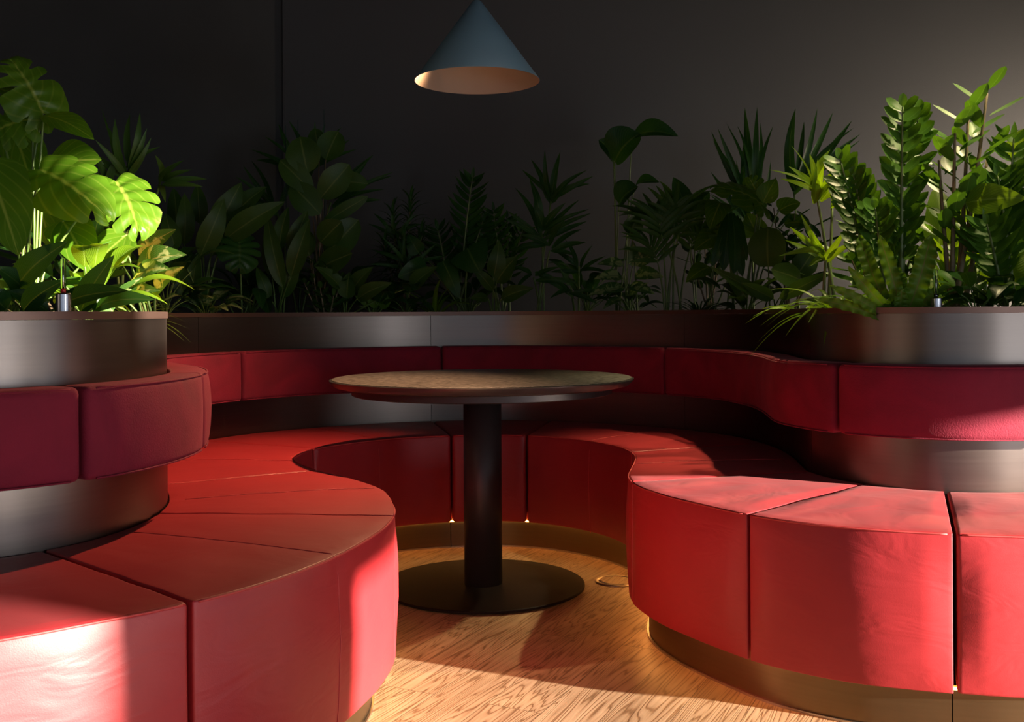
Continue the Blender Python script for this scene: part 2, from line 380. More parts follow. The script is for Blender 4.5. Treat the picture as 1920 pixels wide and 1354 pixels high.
DRUM = curve([(-3.0, 1.74), (-2.3, 1.74), (-1.85, 1.78), (-1.5, 1.88), (-1.25, 2.01), (-1.08, 2.14), (-.99, 2.23), (-.935, 2.33), (-.903, 2.45), (-.895, 2.56), (-.902, 2.67), (-.93, 2.80),
              (-1.00, 2.98), (-1.12, 3.18), (-1.24, 3.38), (-1.32, 3.60), (-1.335, 3.80), (-1.30, 3.99), (-1.235, 4.16), (-1.147, 4.32), (-1.025, 4.47), (-.85, 4.62), (-.638, 4.745), (-.45, 4.82), (-.277, 4.86), (-.027, 4.87),
              (.219, 4.80), (.45, 4.67), (.68, 4.48), (.84, 4.28), (.93, 4.08), (.968, 3.85), (.968, 3.60), (.945, 3.40), (.928, 3.24), (.95, 3.12), (1.01, 3.00), (1.10, 2.915), (1.20, 2.865), (1.31, 2.85), (1.45, 2.855), (1.8, 2.86), (2.3, 2.88), (2.9, 2.91)], smooth=8)
ZS, ZB = .475, .115
SEAMS = [((-2.7, 1.15), (-3.0, 1.74)), ((-1.55, 1.24), (-1.85, 1.78)), ((-.564, 1.805), (-1.0, 2.215)), ((-.368, 2.15), (-.913, 2.40)), ((-.298, 2.58), (-.90, 2.62)), ((-.39, 2.98), (-.93, 2.80)),
         ((-.627, 3.33), (-1.05, 3.06)), ((-.735, 3.56), (-1.31, 3.56)), ((-.735, 3.88), (-1.24, 4.14)), ((-.535, 4.14), (-.89, 4.59)), ((-.248, 4.279), (-.37, 4.84)), ((.055, 4.265), (.17, 4.82)),
         ((.304, 4.06), (.72, 4.44)), ((.428, 3.725), (.955, 3.95)), ((.40, 3.42), (.96, 3.50)), ((.352, 3.07), (.93, 3.24)), ((.58, 2.556), (1.015, 2.995)), ((.984, 2.325), (1.193, 2.868)),
         ((1.5, 2.27), (1.6, 2.857)), ((2.0, 2.28), (2.05, 2.87)), ((2.9, 2.33), (2.9, 2.91))]
SI = [(near(FRONT, a), near(DRUM, b2)) for a, b2 in SEAMS]
LED_IN = offset(FRONT, .030); PLI = offset(FRONT, .060)

def module(s0, s1, stitches, label, group):
    """one upholstered seat block between two radial gaps"""
    f0, d0 = SI[s0]; f1, d1 = SI[s1]
    root = empty('banquette', (FRONT[(f0 + f1) // 2] + DRUM[(d0 + d1) // 2]) / 2 + V((0, 0, ZB)), label, 'banquette', group)
    # correspondence through the stitched seams
    fi, di = [], []
    for a in range(s0, s1):
        n = max(8, int(abs(SI[a + 1][0] - SI[a][0]) / 1.5))
        for k in range(n + (1 if a == s1 - 1 else 0)):
            t = k / n
            fi.append(SI[a][0] + (SI[a + 1][0] - SI[a][0]) * t); di.append(SI[a][1] + (SI[a + 1][1] - SI[a][1]) * t)
    def pt(q, s_):
        j = max(0, min(int(s_), len(q) - 2)); return q[j].lerp(q[j + 1], s_ - j)
    n = len(fi); nv = 14; gapw = .004
    fr = [pt(FRONT, s_) for s_ in fi]; dr = [pt(offset_drum, s_) for s_ in di]
    # pull the two ends in by the gap
    def pull(a, b2): d = (b2 - a); return a + d.normalized() * gapw if d.length > gapw else a
    fr[0] = pull(fr[0], fr[2]); fr[-1] = pull(fr[-1], fr[-3]); dr[0] = pull(dr[0], dr[2]); dr[-1] = pull(dr[-1], dr[-3])
    mb = MB(); vs, fs = [], []
    zl = [ZB + (ZS - ZB) * k / 8 for k in range(9)]
    ring = 9 + nv + 1 + 0
    stitch_i = [i for i, s_ in enumerate(fi) if any(abs(s_ - SI[q][0]) < .6 for q in stitches)]
    for i in range(n):
        a, c = fr[i], dr[i]; dirv = (c - a); ln = dirv.length; dirv = dirv / ln
        e = min(i, n - 1 - i) / (n - 1); puff = min(1, e * 9)
        near_st = min([abs(i - q) for q in stitch_i] + [99]); dent = .0015 * math.exp(-(near_st / 1.3) ** 2)
        for k, z in enumerate(zl):
            bl = .010 * math.sin(PI * (z - ZB) / (ZS - ZB)) * puff - dent
            wr = .0022 * noise.noise(V((a.x * 9, a.y * 9, z * 14)))
            p = a - dirv * (bl + wr); vs.append((p.x, p.y, z))
        for k in range(1, nv + 1):
            t = k / nv; p = a.lerp(c, t)
            crown = (.006 * math.sin(PI * min(1, t * 1.0)) * puff) + .0022 * noise.noise(V((p.x * 10, p.y * 10, 3))) - dent * (1 if k < nv else 0)
            vs.append((p.x, p.y, ZS + (crown if k < nv else 0)))
        vs.append((c.x, c.y, ZB))
    R_ = 9 + nv + 1
    for i in range(n - 1):
        for k in range(R_):
            k2 = (k + 1) % R_
            fs.append((i * R_ + k, (i + 1) * R_ + k, (i + 1) * R_ + k2, i * R_ + k2))
    fs.append(tuple(range(R_))); fs.append(tuple((n - 1) * R_ + k for k in range(R_))[::-1])
    mb.add(vs, fs)
    cu = child(mb.build('cushion', M['leather']), root); bevel(cu, .011, 4, 50)
    # piping along the front top edge, down the ends and over each stitched seam
    pm = MB()
    pm.tube([(V(vs[i * R_ + 8]) + V((0, 0, -.003))) - (dr[i] - fr[i]).normalized() * .0005 for i in range(1, n - 1)], .0022, n=5)
    for q in stitch_i[:]:
        dq = (dr[q] - fr[q]).normalized(); ln_ = [V(vs[q * R_ + k]) - dq * .001 for k in range(0, 8)] + [V(vs[q * R_ + 8]) + V((0, 0, -.0035)) + dq * .0035] + [V(vs[q * R_ + 8]).lerp(V(vs[q * R_ + 9]), u_) + V((0, 0, .0018)) for u_ in (.3, .6, .8)] + [V(vs[q * R_ + k]) + V((0, 0, .0016)) for k in range(9, R_ - 2)]
        pm.tube([q_ + (V((0, 0, -.0008)) if q_.z > ZS - .002 else dq * .0006) for q_ in ln_], .0011, n=5); 
        
    tag(child(pm.build('piping', M['piping']), root), 'thin stitched piping along the edges')
    return root
offset_drum = offset(DRUM, -.004)
mods = [
    (0, 1, [], 'red leather banquette block running out of the photo at far left'),
    (1, 2, [], 'red leather banquette block in the near left corner, flat-fronted, dark gap on its right'),
    (2, 4, [3], 'largest red leather banquette block, rounded front bulging into the aisle left of the table'),
    (4, 6, [5], 'orange-lit red leather wedge block just behind the big rounded left one'),
    (6, 8, [7], 'small red leather banquette block at the far left hollow, front corner in shadow'),
    (8, 10, [9], 'dark red leather niche block left of the table column, with one vertical seam'),
    (10, 11, [], 'dark red leather niche block directly behind the table column'),
    (11, 13, [12], 'dark red leather niche block behind and right of the table column, with one vertical seam'),
    (13, 15, [14], 'dim red leather banquette block where the niche turns outward on the right'),
    (15, 16, [], 'red leather banquette block with rounded nose beside the floor socket, sunlit wedge on its top'),
    (16, 17, [], 'wide red leather banquette block on the right with sun raking across its wrinkled front'),
    (17, 18, [], 'sunlit red leather banquette block at the right edge of the photo'),
    (18, 20, [19], 'red leather banquette block out past the right edge of the photo'),
]
for m_ in mods: module(m_[0], m_[1], m_[2], m_[3], 'red leather banquette seats')

# plinth: bronze strip set back under the seats, in panels
def strip(q, i0, i1, z0, z1, th, name, mat, parent, step=2, off0=0.0):
    """a wall of thickness th following curve q (th measured away from the aisle)"""
    a = offset(q, off0); b2 = offset(q, off0 + th); idx = list(range(math.ceil(i0), i1, step)) + [i1]
    if i0 != int(i0):
        j = int(i0); a[j] = a[j].lerp(a[j + 1], i0 - j); b2[j] = b2[j].lerp(b2[j + 1], i0 - j); idx = [j] + idx
    vs = []
    for i in idx: vs += [(a[i].x, a[i].y, z0), (a[i].x, a[i].y, z1), (b2[i].x, b2[i].y, z1), (b2[i].x, b2[i].y, z0)]
    fs = []; n = len(idx)
    for i in range(n - 1):
        for k in range(4): fs.append((i * 4 + k, (i + 1) * 4 + k, (i + 1) * 4 + (k + 1) % 4, i * 4 + (k + 1) % 4))
    fs += [(0, 1, 2, 3), tuple((n - 1) * 4 + k for k in (3, 2, 1, 0))]
    mb = MB(); mb.add(vs, fs); o = mb.build(name, mat, smooth=False)
    me = o.data; me.polygons.foreach_set('use_smooth', [True] * len(me.polygons))
    md = o.modifiers.new('split', 'EDGE_SPLIT'); md.split_angle = math.radians(45)
    return child(o, parent)
pl = empty('banquette_plinth', (0, 4.35, 0), 'continuous bronze metal toe-kick under the winding banquette, glowing amber', 'plinth')
cuts = [0, near(FRONT, (-.6, 1.8)), near(FRONT, (-.31, 2.75)), near(FRONT, (-.252, 4.275)), near(FRONT, (.40, 3.42)), near(FRONT, (.984, 2.325)), len(FRONT) - 1]
for a, b2 in zip(cuts, cuts[1:]):
    strip(FRONT, a + (.25 if a else 0), b2, 0, ZB, .02, 'plinth_panel', M['plinth'], pl, off0=.060)
    strip(FRONT, a + (.25 if a else 0), b2, 0, .006, .006, 'floor_trim', M['ring'], pl, off0=.0535)
ld = empty('led_strip', (0, 4.3, ZB - .01), 'amber light strip hidden under the overhang of the banquette seats', 'light strip')
strip(FRONT, 0, len(FRONT) - 1, ZB - .006, ZB - .001, .008, 'diffuser', M['led'], ld, step=3, off0=.045)

# planter: curved metal wall with rim, and soil behind
pt_ = empty('curved_planter', (0, 5.2, 0), 'long serpentine bronze metal planter wall behind the banquette, filled with plants', 'planter')
cuts = [0, near(DRUM, (-1.5, 1.88)), near(DRUM, (-1.0, 2.98)), near(DRUM, (-1.24, 4.13)), near(DRUM, (-.38, 4.835)), near(DRUM, (.73, 4.43)), near(DRUM, (.93, 3.24)), near(DRUM, (1.75, 2.86)), len(DRUM) - 1]
for k, (a, b2) in enumerate(zip(cuts, cuts[1:])):
    strip(DRUM, a + (.2 if a else 0), b2, .0, .965, .02, 'wall_panel', M['fascia'], pt_, off0=0)
strip(DRUM, 0, len(DRUM) - 1, .9655, .983, .035, 'rim', M['rim'], pt_, off0=-.003)
YB = 5.72
inn = offset(DRUM, .03); idx = list(range(0, len(inn), 4)) + [len(inn) - 1]
vs = []; fs = []
inn2 = [inn[i] for i in idx]
# soil: ribbons from the planter wall to the room walls
for p in inn2:
    q = V((p.x, YB, 0)); 
    for t in (0, .15, .4, .7, 1): vs.append((p.x + (q.x - p.x) * t, p.y + (q.y - p.y) * t, .925))
# the S-curve doubles back in x, so lay the soil as simple slabs behind it instead
vs = []; sb = MB()
def slab(poly, z=.925):
    n = len(poly); sb.add([(x, y, z) for x, y in poly] + [(x, y, z - .05) for x, y in poly], [tuple(range(n)), tuple(range(2 * n - 1, n - 1, -1))] + [(i, i + n, (i + 1) % n + n, (i + 1) % n) for i in range(n)])
soilpoly = [(p.x, p.y) for p in inn2] + [(3.0, 2.95), (3.0, YB - .02), (-1.26, YB - .02), (-3.1, 5.2), (-3.1, 1.8)]
slab(soilpoly)
so = child(sb.build('soil', M['soil'], smooth=False), pt_); tag(so, 'dark soil filling the planter')

# backrest cushions
BC = [near(DRUM, p) for p in [(-2.9, 1.74), (-1.7, 1.81), (-.985, 2.235), (-.902, 2.675), (-1.24, 3.38), (-1.18, 4.26), (-.34, 4.85), (.71, 4.45), (1.0, 3.01), (1.62, 2.857), (2.85, 2.91)]]
BLAB = ['crimson velvet backrest cushion running out of the photo at the far left', 'crimson velvet backrest cushion cut by the left photo edge, on the near drum', 'wide crimson velvet backrest cushion with creased face on the near left drum',
        'crimson velvet backrest cushion seen edge-on, turning round behind the near left drum', 'red-lit velvet backrest cushion with rounded end, far left behind the near drum',
        'dark crimson velvet backrest cushion on the back wall left of the table column', 'dark crimson velvet backrest cushion behind the table column and right half of its top',
        'crimson velvet backrest cushion curving round from the back wall to the right drum', 'crimson velvet backrest cushion on the right drum, sunlit toward the photo edge', 'crimson velvet backrest cushion past the right edge of the photo']
for k, (i0, i1) in enumerate(zip(BC, BC[1:])):
    root = empty('bolster', offset_drum[(i0 + i1) // 2] + V((0, 0, .625)), BLAB[k], 'bolster', 'crimson velvet backrest cushions')
    fo = offset(DRUM, -.105); n = max(14, int((i1 - i0) / 2)); mb = MB(); vs = []; NZ = 8
    for i in range(n + 1):
        s_ = i0 + .35 + (i1 - i0 - .7) * i / n; j = min(int(s_), len(DRUM) - 2)
        a = fo[j].lerp(fo[j + 1], s_ - j); c = offset_drum[j].lerp(offset_drum[j + 1], s_ - j); d = (c - a).normalized()
        e = min(i, n - i) / n; puff = min(1, e * 8)
        vs.append((c.x, c.y, .625))
        for q in range(NZ + 1):
            z = .625 + .2 * q / NZ; bl = .010 * math.sin(PI * q / NZ) * puff + .0025 * noise.noise(V((a.x * 12, a.y * 12, z * 10)))
            p = a - d * bl; vs.append((p.x, p.y, z))
        vs.append((c.x, c.y, .825))
    R_ = NZ + 3; fs = []
    for i in range(n):
        for q in range(R_): fs.append((i * R_ + q, (i + 1) * R_ + q, (i + 1) * R_ + (q + 1) % R_, i * R_ + (q + 1) % R_))
    fs += [tuple(range(R_)), tuple(n * R_ + q for q in range(R_))[::-1]]
    mb.add(vs, fs)
    bevel(child(mb.build('cushion', M['velvet']), root), .016, 4, 50)
    pm = MB()
    for qi in (1, NZ + 1):
        sg = 1 if qi == 1 else -1
        pm.tube([V(vs[i * R_ + qi]) + V((0, 0, sg * .004)) for i in range(1, n)], .0022, n=5)
    tag(child(pm.build('piping', M['velvet']), root), 'stitched seam along top and bottom edges')

# ------------------------------------------------------------------ table
TX, TY = -.108, 3.70
t = empty('round_table', (TX, TY, 0), 'large round table with speckled stone top on a thick black column and disc base', 'table')
mb = MB(); mb.lathe([(0, .716), (.495, .716), (.520, .722), (.535, .738), (.537, .7435), (.533, .745), (0, .745)], (TX, TY), 128)
o = child(mb.build('tabletop', M['blackedge']), t); o.modifiers.new('s', 'EDGE_SPLIT').split_angle = .5
mb = MB(); mb.lathe([(0, .7452), (.527, .7452), (.528, .7462), (.526, .7472), (0, .7472)], (TX, TY), 128)
o = child(mb.build('stone_inlay', M['granite']), t); o.modifiers.new('s', 'EDGE_SPLIT').split_angle = .5; tag(o, 'brown grey speckled stone surface')
mb = MB(); mb.lathe([(0, .690), (.455, .690), (.46, .693), (.46, .716), (0, .716)], (TX, TY), 96)
o = child(mb.build('underframe', M['satin']), t); o.modifiers.new('s', 'EDGE_SPLIT').split_angle = .5
mb = MB(); mb.lathe([(.0675, .016), (.0675, .69)], (TX, TY), 48)
child(mb.build('column', M['satin']), t)
mb = MB(); mb.lathe([(0, .006), (.356, .006), (.360, .008), (.360, .014), (.357, .016), (0, .016)], (TX, TY), 128)
o = child(mb.build('base_plate', M['black']), t); o.modifiers.new('s', 'EDGE_SPLIT').split_angle = .5
for a in range(4):
    an = PI / 4 + a * PI / 2 + .35; mb = MB(); mb.lathe([(0, 0), (.012, 0), (.012, .006), (0, .006)], (TX + .32 * math.cos(an), TY + .32 * math.sin(an)), 16)
    child(mb.build('foot', M['black']), t)

# ------------------------------------------------------------------ pendant
LX, LY, LZ = -.118, 3.70, 1.800
lp = empty('pendant_lamp', (LX, LY, 3.2), 'pale blue cone pendant lamp hanging over the round table', 'lamp')
mb = MB(); mb.lathe([(.2215, LZ), (.2225, LZ + .001), (.018, LZ + .281), (.010, LZ + .287), (.0, LZ + .288)], (LX, LY), 96, False)
child(mb.build('lamp_shade', M['shade']), lp)
mb = MB(); mb.lathe([(.2215, LZ), (.2205, LZ + .001), (.0, LZ + .2795)], (LX, LY), 96, False)
tag(child(mb.build('shade_lining', M['shade_in']), lp), 'cream inside of the shade')
mb = MB(); mb.tube([(LX, LY, LZ + .28), (LX, LY, 3.2)], .0032, n=8); child(mb.build('cord', M['cord']), lp)
mb = MB(); mb.lathe([(.018, LZ + .15), (.022, LZ + .17), (.022, LZ + .24), (.01, LZ + .26)], (LX, LY), 24); child(mb.build('bulb_socket', M['cord']), lp)
mb = MB(); mb.lathe([(.0, LZ + .105), (.018, LZ + .112), (.027, LZ + .13), (.018, LZ + .15)], (LX, LY), 24); child(mb.build('bulb', M['bulb']), lp)

# ------------------------------------------------------------------ floor socket
SX, SY = .372, 3.765
fsck = empty('floor_socket', (SX, SY, 0), 'round metal cable outlet set in the wood floor beside the right banquette nose', 'floor outlet')
mb = MB(); mb.lathe([(.064, .001), (.066, .0045), (.072, .005), (.0765, .0035), (.078, .0002)], (SX, SY), 48)
child(mb.build('ring', M['ring']), fsck)
mb = MB(); mb.lathe([(0, .0030), (.0635, .0030), (.0635, .0010)], (SX, SY), 48); child(mb.build('lid', M['floor'], smooth=False), fsck)
mb = MB()
for k in range(46):
    an = PI * (1.0 + .62 * k / 46); r0 = .0635; r1 = .056 - random.random() * .004
    mb.tube([(SX + r0 * math.cos(an), SY + r0 * math.sin(an), .0045), (SX + r1 * math.cos(an + .05), SY + r1 * math.sin(an + .05), .0052)], .0009, n=4)
tag(child(mb.build('brush_seal', M['pebble']), fsck), 'pale bristle edge of the cable slot')

# ------------------------------------------------------------------ room shell
def wallmesh(name, mat, boxes=None, quad=None, th=.1):
    mb = MB()
    for a, b2 in boxes or []: mb.box(a, b2)
    o = mb.build(name, mat, smooth=False); o['kind'] = 'structure'; return o
wallmesh('floor', M['floor'], [((-5, -4.2, -.1), (5.4, 6, 0))])
XW = 4.2
wallmesh('wall_back', M['wall'], [((-1.24, YB, 0), (XW + .2, YB + .15, 3.2))])
mb = MB(); a = V((-1.24, YB + .02, 0)); b2 = V((-5.0, 4.75, 0)); n_ = V((-.25, .97, 0)) * .15
mb.add([a, b2, b2 + n_, a + n_, a + V((0, 0, 3.2)), b2 + V((0, 0, 3.2)), b2 + n_ + V((0, 0, 3.2)), a + n_ + V((0, 0, 3.2))], [(3, 2, 1, 0), (4, 5, 6, 7), (0, 1, 5, 4), (1, 2, 6, 5), (2, 3, 7, 6), (3, 0, 4, 7)])
o = mb.build('wall_left', M['wallL'], smooth=False); o['kind'] = 'structure'
wallmesh('trim_1', M['wall'], [((-1.250, YB - .006, 0), (-1.238, YB + .03, 3.2))])
wallmesh('wall_side', M['roomwall'], [((-5.1, -4.2, 0), (-5.0, 4.8, 3.2))])
wallmesh('ceiling', M['ceil'], [((-5.1, -4.2, 3.2), (XW + .3, 6, 3.3))])
# right wall: windows let the low sun in; solid pier, transom and frames between the openings
def yn(n): return (n - .447 * XW) / .895
openings = [((yn(-.6), yn(1.22)), (.12, 1.40)), ((yn(-.6), yn(1.22)), (1.72, 1.95)), ((yn(1.80), yn(4.05)), (.12, 1.24)), ((yn(1.80), yn(2.2)), (1.66, 2.36))]
y0, y1 = yn(-.6), yn(4.05); ya, yb = yn(1.22), yn(1.80)
wallmesh('wall_right', M['roomwall'], [((XW, -4.2, 0), (XW + .1, y0, 3.2)), ((XW, y1, 0), (XW + .1, 6, 3.2)), ((XW, y0, 0), (XW + .1, y1, .12)), ((XW, yb, 1.24), (XW + .1, y1, 1.72)), ((XW, y0, 1.42), (XW + .1, yb, 1.72)), ((XW, y0, 2.36), (XW + .1, y1, 3.2)),
                                     ((XW, ya, .12), (XW + .1, yb, 1.42)), ((XW, y0, 1.72), (XW + .1, yb, 2.36)),
                                     ((XW, yn(2.15), 1.72), (XW + .1, y1, 2.36)), ((XW, yb, 1.72), (XW + .1, yn(2.15), 1.83))])
YF = -4.0
wallmesh('wall_front', M['roomwall'], [((-5, YF - .1, 0), (XW, YF, .3)), ((-5, YF - .1, 2.6), (XW, YF, 3.2)), ((-5, YF - .1, .3), (-2.6, YF, 2.6)), ((-.9, YF - .1, .3), (-.6, YF, 2.6)), ((1.2, YF - .1, .3), (1.6, YF, 2.6)), ((3.4, YF - .1, .3), (XW, YF, 2.6))])

# ------------------------------------------------------------------ water gauges
def gauge(px, D, zb, zt, red, label):
    p = at(px, 583, D); root = empty('water_gauge', (p.x, p.y, .925), label, 'gauge', 'water level gauges')
    mb = MB(); mb.lathe([(0, .925), (.0165, .925), (.0165, zb - .003), (.014, zb), (.006, zb), (0, zb)], (p.x, p.y), 32)
    o = child(mb.build('base', M['steel']), root); o.modifiers.new('s', 'EDGE_SPLIT').split_angle = .6
    mb = MB(); mb.lathe([(0, zb), (.0062, zb), (.0062, zt - .003), (.0045, zt), (0, zt)], (p.x, p.y), 24); child(mb.build('tube', M['glass']), root)
    mb = MB(); mb.lathe([(0, zb), (.0022, zb), (.0022, zt - .02), (0, zt - .018)], (p.x, p.y), 12); child(mb.build('rod', M['steel']), root)
    mb = MB(); mb.lathe([(0, zb + .001), (.0048, zb + .001), (.0048, zb + .011), (0, zb + .011)], (p.x, p.y), 16); child(mb.build('float', M['floatred'] if red else M['steel']), root)
gauge(118.5, 2.32, .972 + (592 - 548) * 2.32 / F_PX, .972 + (592 - 482) * 2.32 / F_PX, True, 'clear tube water gauge with red float on steel base, at the left drum rim')
gauge(1754.5, 3.0, .972 + (584 - 559) * 3.0 / F_PX, .972 + (584 - 506) * 3.0 / F_PX, False, 'clear tube water gauge on short steel base, at the right drum rim')


# ------------------------------------------------------------------ plants
ZSOIL = .926
def up_cam(p, c=.6, side=0.0):
    """a direction partly up and partly to the room side, the way leaves turn to the windows"""
    q = V((-p.x, -p.y, 0)).normalized()
    return (q * c + V((0, 0, 1)) * (1 - c) + V((q.y, -q.x, 0)) * side).normalized()
def bez(a, b2, c, n=8):
    return [a.lerp(b2, k / n).lerp(b2.lerp(c, k / n), k / n) for k in range(n + 1)]
def plant(name, px, D, label, cat='plant', group=None):
    p = at(px, 583, D); p.z = ZSOIL
    r = empty(name, p, label, cat, group); r['_'] = 0; del r['_']
    return r, V(p)
def finish(root, fol, st, leafm, stemm=None, folname='foliage'):
    if fol and fol.v: child(fol.build(folname, leafm), root)
    if st and st.v: child(st.build('stems', stemm or M['stem']), root)

def frond_palm(px, D, top, tips, label, mat='palm', leaflet=.2, w=.022, npair=9, mid=None, seed=0, stemm=None, stiff=.5):
    """tips: list of (px,py,D) frond ends; each frond: a rachis from the root, leaflets in two rows"""
    random.seed(seed + 11)
    root, r0 = plant('palm', px, D, label, 'plant')
    fol, st = MB(), MB()
    for (tx, ty, tD) in tips:
        e = at(tx, ty, tD); r1 = r0 + V((random.uniform(-.04, .04), random.uniform(-.03, .03), 0))
        c = V((r1.x * .75 + e.x * .25, r1.y * .75 + e.y * .25, max(r1.z + .1, e.z * .92 + .08 * r1.z)))
        path = bez(r1, c, e, 14)
        st.tube(path, .0055, .0015, 5)
        L0 = leaflet * random.uniform(.85, 1.1)
        for k in range(npair):
            t = .55 + .45 * (k + .5) / npair; f = t * 14; j = min(int(f), 13)
            p = path[j].lerp(path[j + 1], f - j); d = (path[min(j + 1, 14)] - path[max(j - 1, 0)]).normalized()
            nn = V((0, 0, 1)) - d * d.z; nn = nn + up_cam(p, .7) * .8; nn = (nn - d * nn.dot(d)).normalized(); s_ = d.cross(nn)
            for sg in (1, -1):
                u = (k + .5) / npair; sp = (1.15 - stiff * u) * random.uniform(.9, 1.1)
                dr = (d * math.cos(sp) + s_ * sg * math.sin(sp) + nn * random.uniform(-.05, .25)).normalized()
                ll = L0 * (.7 + .5 * math.sin(PI * u)) * random.uniform(.85, 1.1)
                fol.leaf(p, p + dr * ll, w * random.uniform(.8, 1.15), nn, 'blade', .07, .35, 8, 1, droop=random.uniform(.05, .3))
        d = (path[-1] - path[-3]).normalized()
        fol.leaf(path[-1], path[-1] + d * L0, w, up_cam(path[-1]), 'blade', .05, .3, 8, 1, droop=.1)
    finish(root, fol, st, LM[mat], stemm or M['stem']); return root
def fan_palm(px, D, fans, label, mat='deep', seed=0, w=.028, stemm=None, extra=None):
    """fans: (origin x, y, D, [(tip x, tip y[, width])...]): long leaflets springing from the stem top"""
    random.seed(seed + 61); root, r0 = plant('palm', px, D, label); fol, st = MB(), MB()
    for ox, oy, oD, tips in fans:
        o = at(ox, oy, oD); r1 = r0 + V((random.uniform(-.03, .03), random.uniform(-.03, .03), 0))
        st.tube(bez(r1, V((r1.x * .6 + o.x * .4, r1.y, (r1.z + o.z) / 2)), o, 8), .007, .004, 6)
        for k, tp in enumerate(tips):
            dD = random.uniform(-.12, .08); e = at(tp[0], tp[1], oD + dD); ww = tp[2] if len(tp) > 2 else w * random.uniform(.8, 1.15)
            st0 = o + (e - o) * .03 + V((random.uniform(-.012, .012), 0, random.uniform(-.03, .03)))
            fol.leaf(st0, e, ww, up_cam(o, .75, random.uniform(-.4, .4)), 'blade', random.uniform(.06, .16), .3, 12, 1, twist=random.uniform(-.3, .3))
    finish(root, fol, st, LM[mat], stemm); return root
def zz_plant(px, D, tips, label, mat='zz', L0=.085, W0=.034, nl=12, seed=0, stemm=None, shape='tip', t0=.3):
    random.seed(seed + 5)
    root, r0 = plant('zz_plant', px, D, label)
    fol, st = MB(), MB()
    for (tx, ty, tD) in tips:
        e = at(tx, ty, tD); r1 = r0 + V((random.uniform(-.03, .03), random.uniform(-.03, .03), 0))
        c = V((r1.x * .55 + e.x * .45, r1.y * .6 + e.y * .4, e.z * .6 + r1.z * .4))
        path = bez(r1, c, e, 16); st.tube(path, .0085, .0025, 6)
        for k in range(nl):
            t = t0 + (1 - t0) * (k + .5) / nl; f = t * 16; j = min(int(f), 15); p = path[j].lerp(path[j + 1], f - j)
            d = (path[j + 1] - path[j]).normalized(); tc_ = V((-p.x, -p.y, 0)).normalized()
            s_ = d.cross(tc_).normalized()
            for sg in (1, -1):
                an = .85 * random.uniform(.8, 1.15)
                dr = (d * math.cos(an) + s_ * sg * math.sin(an) + tc_ * random.uniform(-.15, .45)).normalized()
                u = (k + .5) / nl; ll = L0 * (.75 + .45 * math.sin(PI * u)) * random.uniform(.88, 1.1)
                nn = (d * random.uniform(.3, .9) + tc_ * .7 + V((0, 0, .3)) + s_ * sg * random.uniform(-.5, .2))
                fol.leaf(p, p + dr * ll, W0 * random.uniform(.9, 1.15), nn, shape, -.08, .25, 7, 2)
        fol.leaf(e, e + (path[-1] - path[-2]).normalized() * L0 * .55, W0 * .5, up_cam(e), shape, .05, .3, 7, 2)
    finish(root, fol, st, LM[mat], stemm or M['palestem']); return root
def leafy(name, px, D, leaves, label, mat='deep', shape='lance', stemm=None, fold=.22, arch=.1, parts=False, wave=0, seed=0, cam=.65, cat='plant', nu=12):
    """leaves: (basex, basey, D, tipx, tipy, D2, width m[, shape])"""
    random.seed(seed + 3)
    root, r0 = plant(name, px, D, label, cat); fol, st = MB(), MB()
    for L_ in leaves:
        bx, by, bD, tx, ty, tD, w = L_[:7]; shp = L_[7] if len(L_) > 7 else shape
        a, e = at(bx, by, bD), at(tx, ty, tD)
        r1 = r0 + V((random.uniform(-.03, .03), random.uniform(-.02, .02), 0))
        c = V((r1.x * .5 + a.x * .5, r1.y * .5 + a.y * .5, max(r1.z, a.z * .75 + r1.z * .25)))
        st.tube(bez(r1, c, a, 8), .0042, .0028, 6)
        tgt = fol if not parts else MB()
        nn = up_cam(a, cam, random.uniform(-.25, .25))
        if shp == 'monstera': tgt.monstera(a, e, w, nn, lobes=6)
        else: tgt.leaf(a, e, w, nn, shp, arch, fold, nu, 3, wave=wave, droop=0, twist=random.uniform(-.25, .25))
        if parts: child(tgt.build('leaf', LM[mat]), root)
    finish(root, None if parts else fol, st, LM[mat], stemm); return root
def rosette(name, px, D, n, L0, W0, label, mat='deep', shape='lance', rise=.75, pet=.12, seed=0, arch=.12, fold=.25, wave=0, droop=.25, stemm=None, spread=1.0, toward=.0):
    random.seed(seed + 21)
    root, r0 = plant(name, px, D, label); fol, st = MB(), MB()
    for k in range(n):
        an = k * 2.4 + random.uniform(-.3, .3); el = rise * random.uniform(.6, 1.25); el = min(el, 1.45)
        h = V((math.cos(an) * spread, math.sin(an) * spread - toward, 0)); h = h.normalized() if h.length else h
        d = (h * math.cos(el) + V((0, 0, 1)) * math.sin(el)).normalized()
        pl_ = pet * random.uniform(.6, 1.5); a = r0 + V((0, 0, .005)) + d * pl_ + V((0, 0, pl_ * .3))
        if pet > .01: st.tube(bez(r0, r0 + V((0, 0, pl_ * .7)), a, 5), .0032, .002, 5)
        el2 = el - .35; d2 = (h * math.cos(el2) + V((0, 0, 1)) * math.sin(el2)).normalized(); ll = L0 * random.uniform(.75, 1.15)
        fol.leaf(a, a + d2 * ll, W0 * random.uniform(.85, 1.15), V((0, 0, 1)) - h * .3 + up_cam(a) * .4, shape, arch, fold, 12, 2, wave=wave, droop=droop * random.uniform(.5, 1.4))
    finish(root, fol, st, LM[mat], stemm); return root
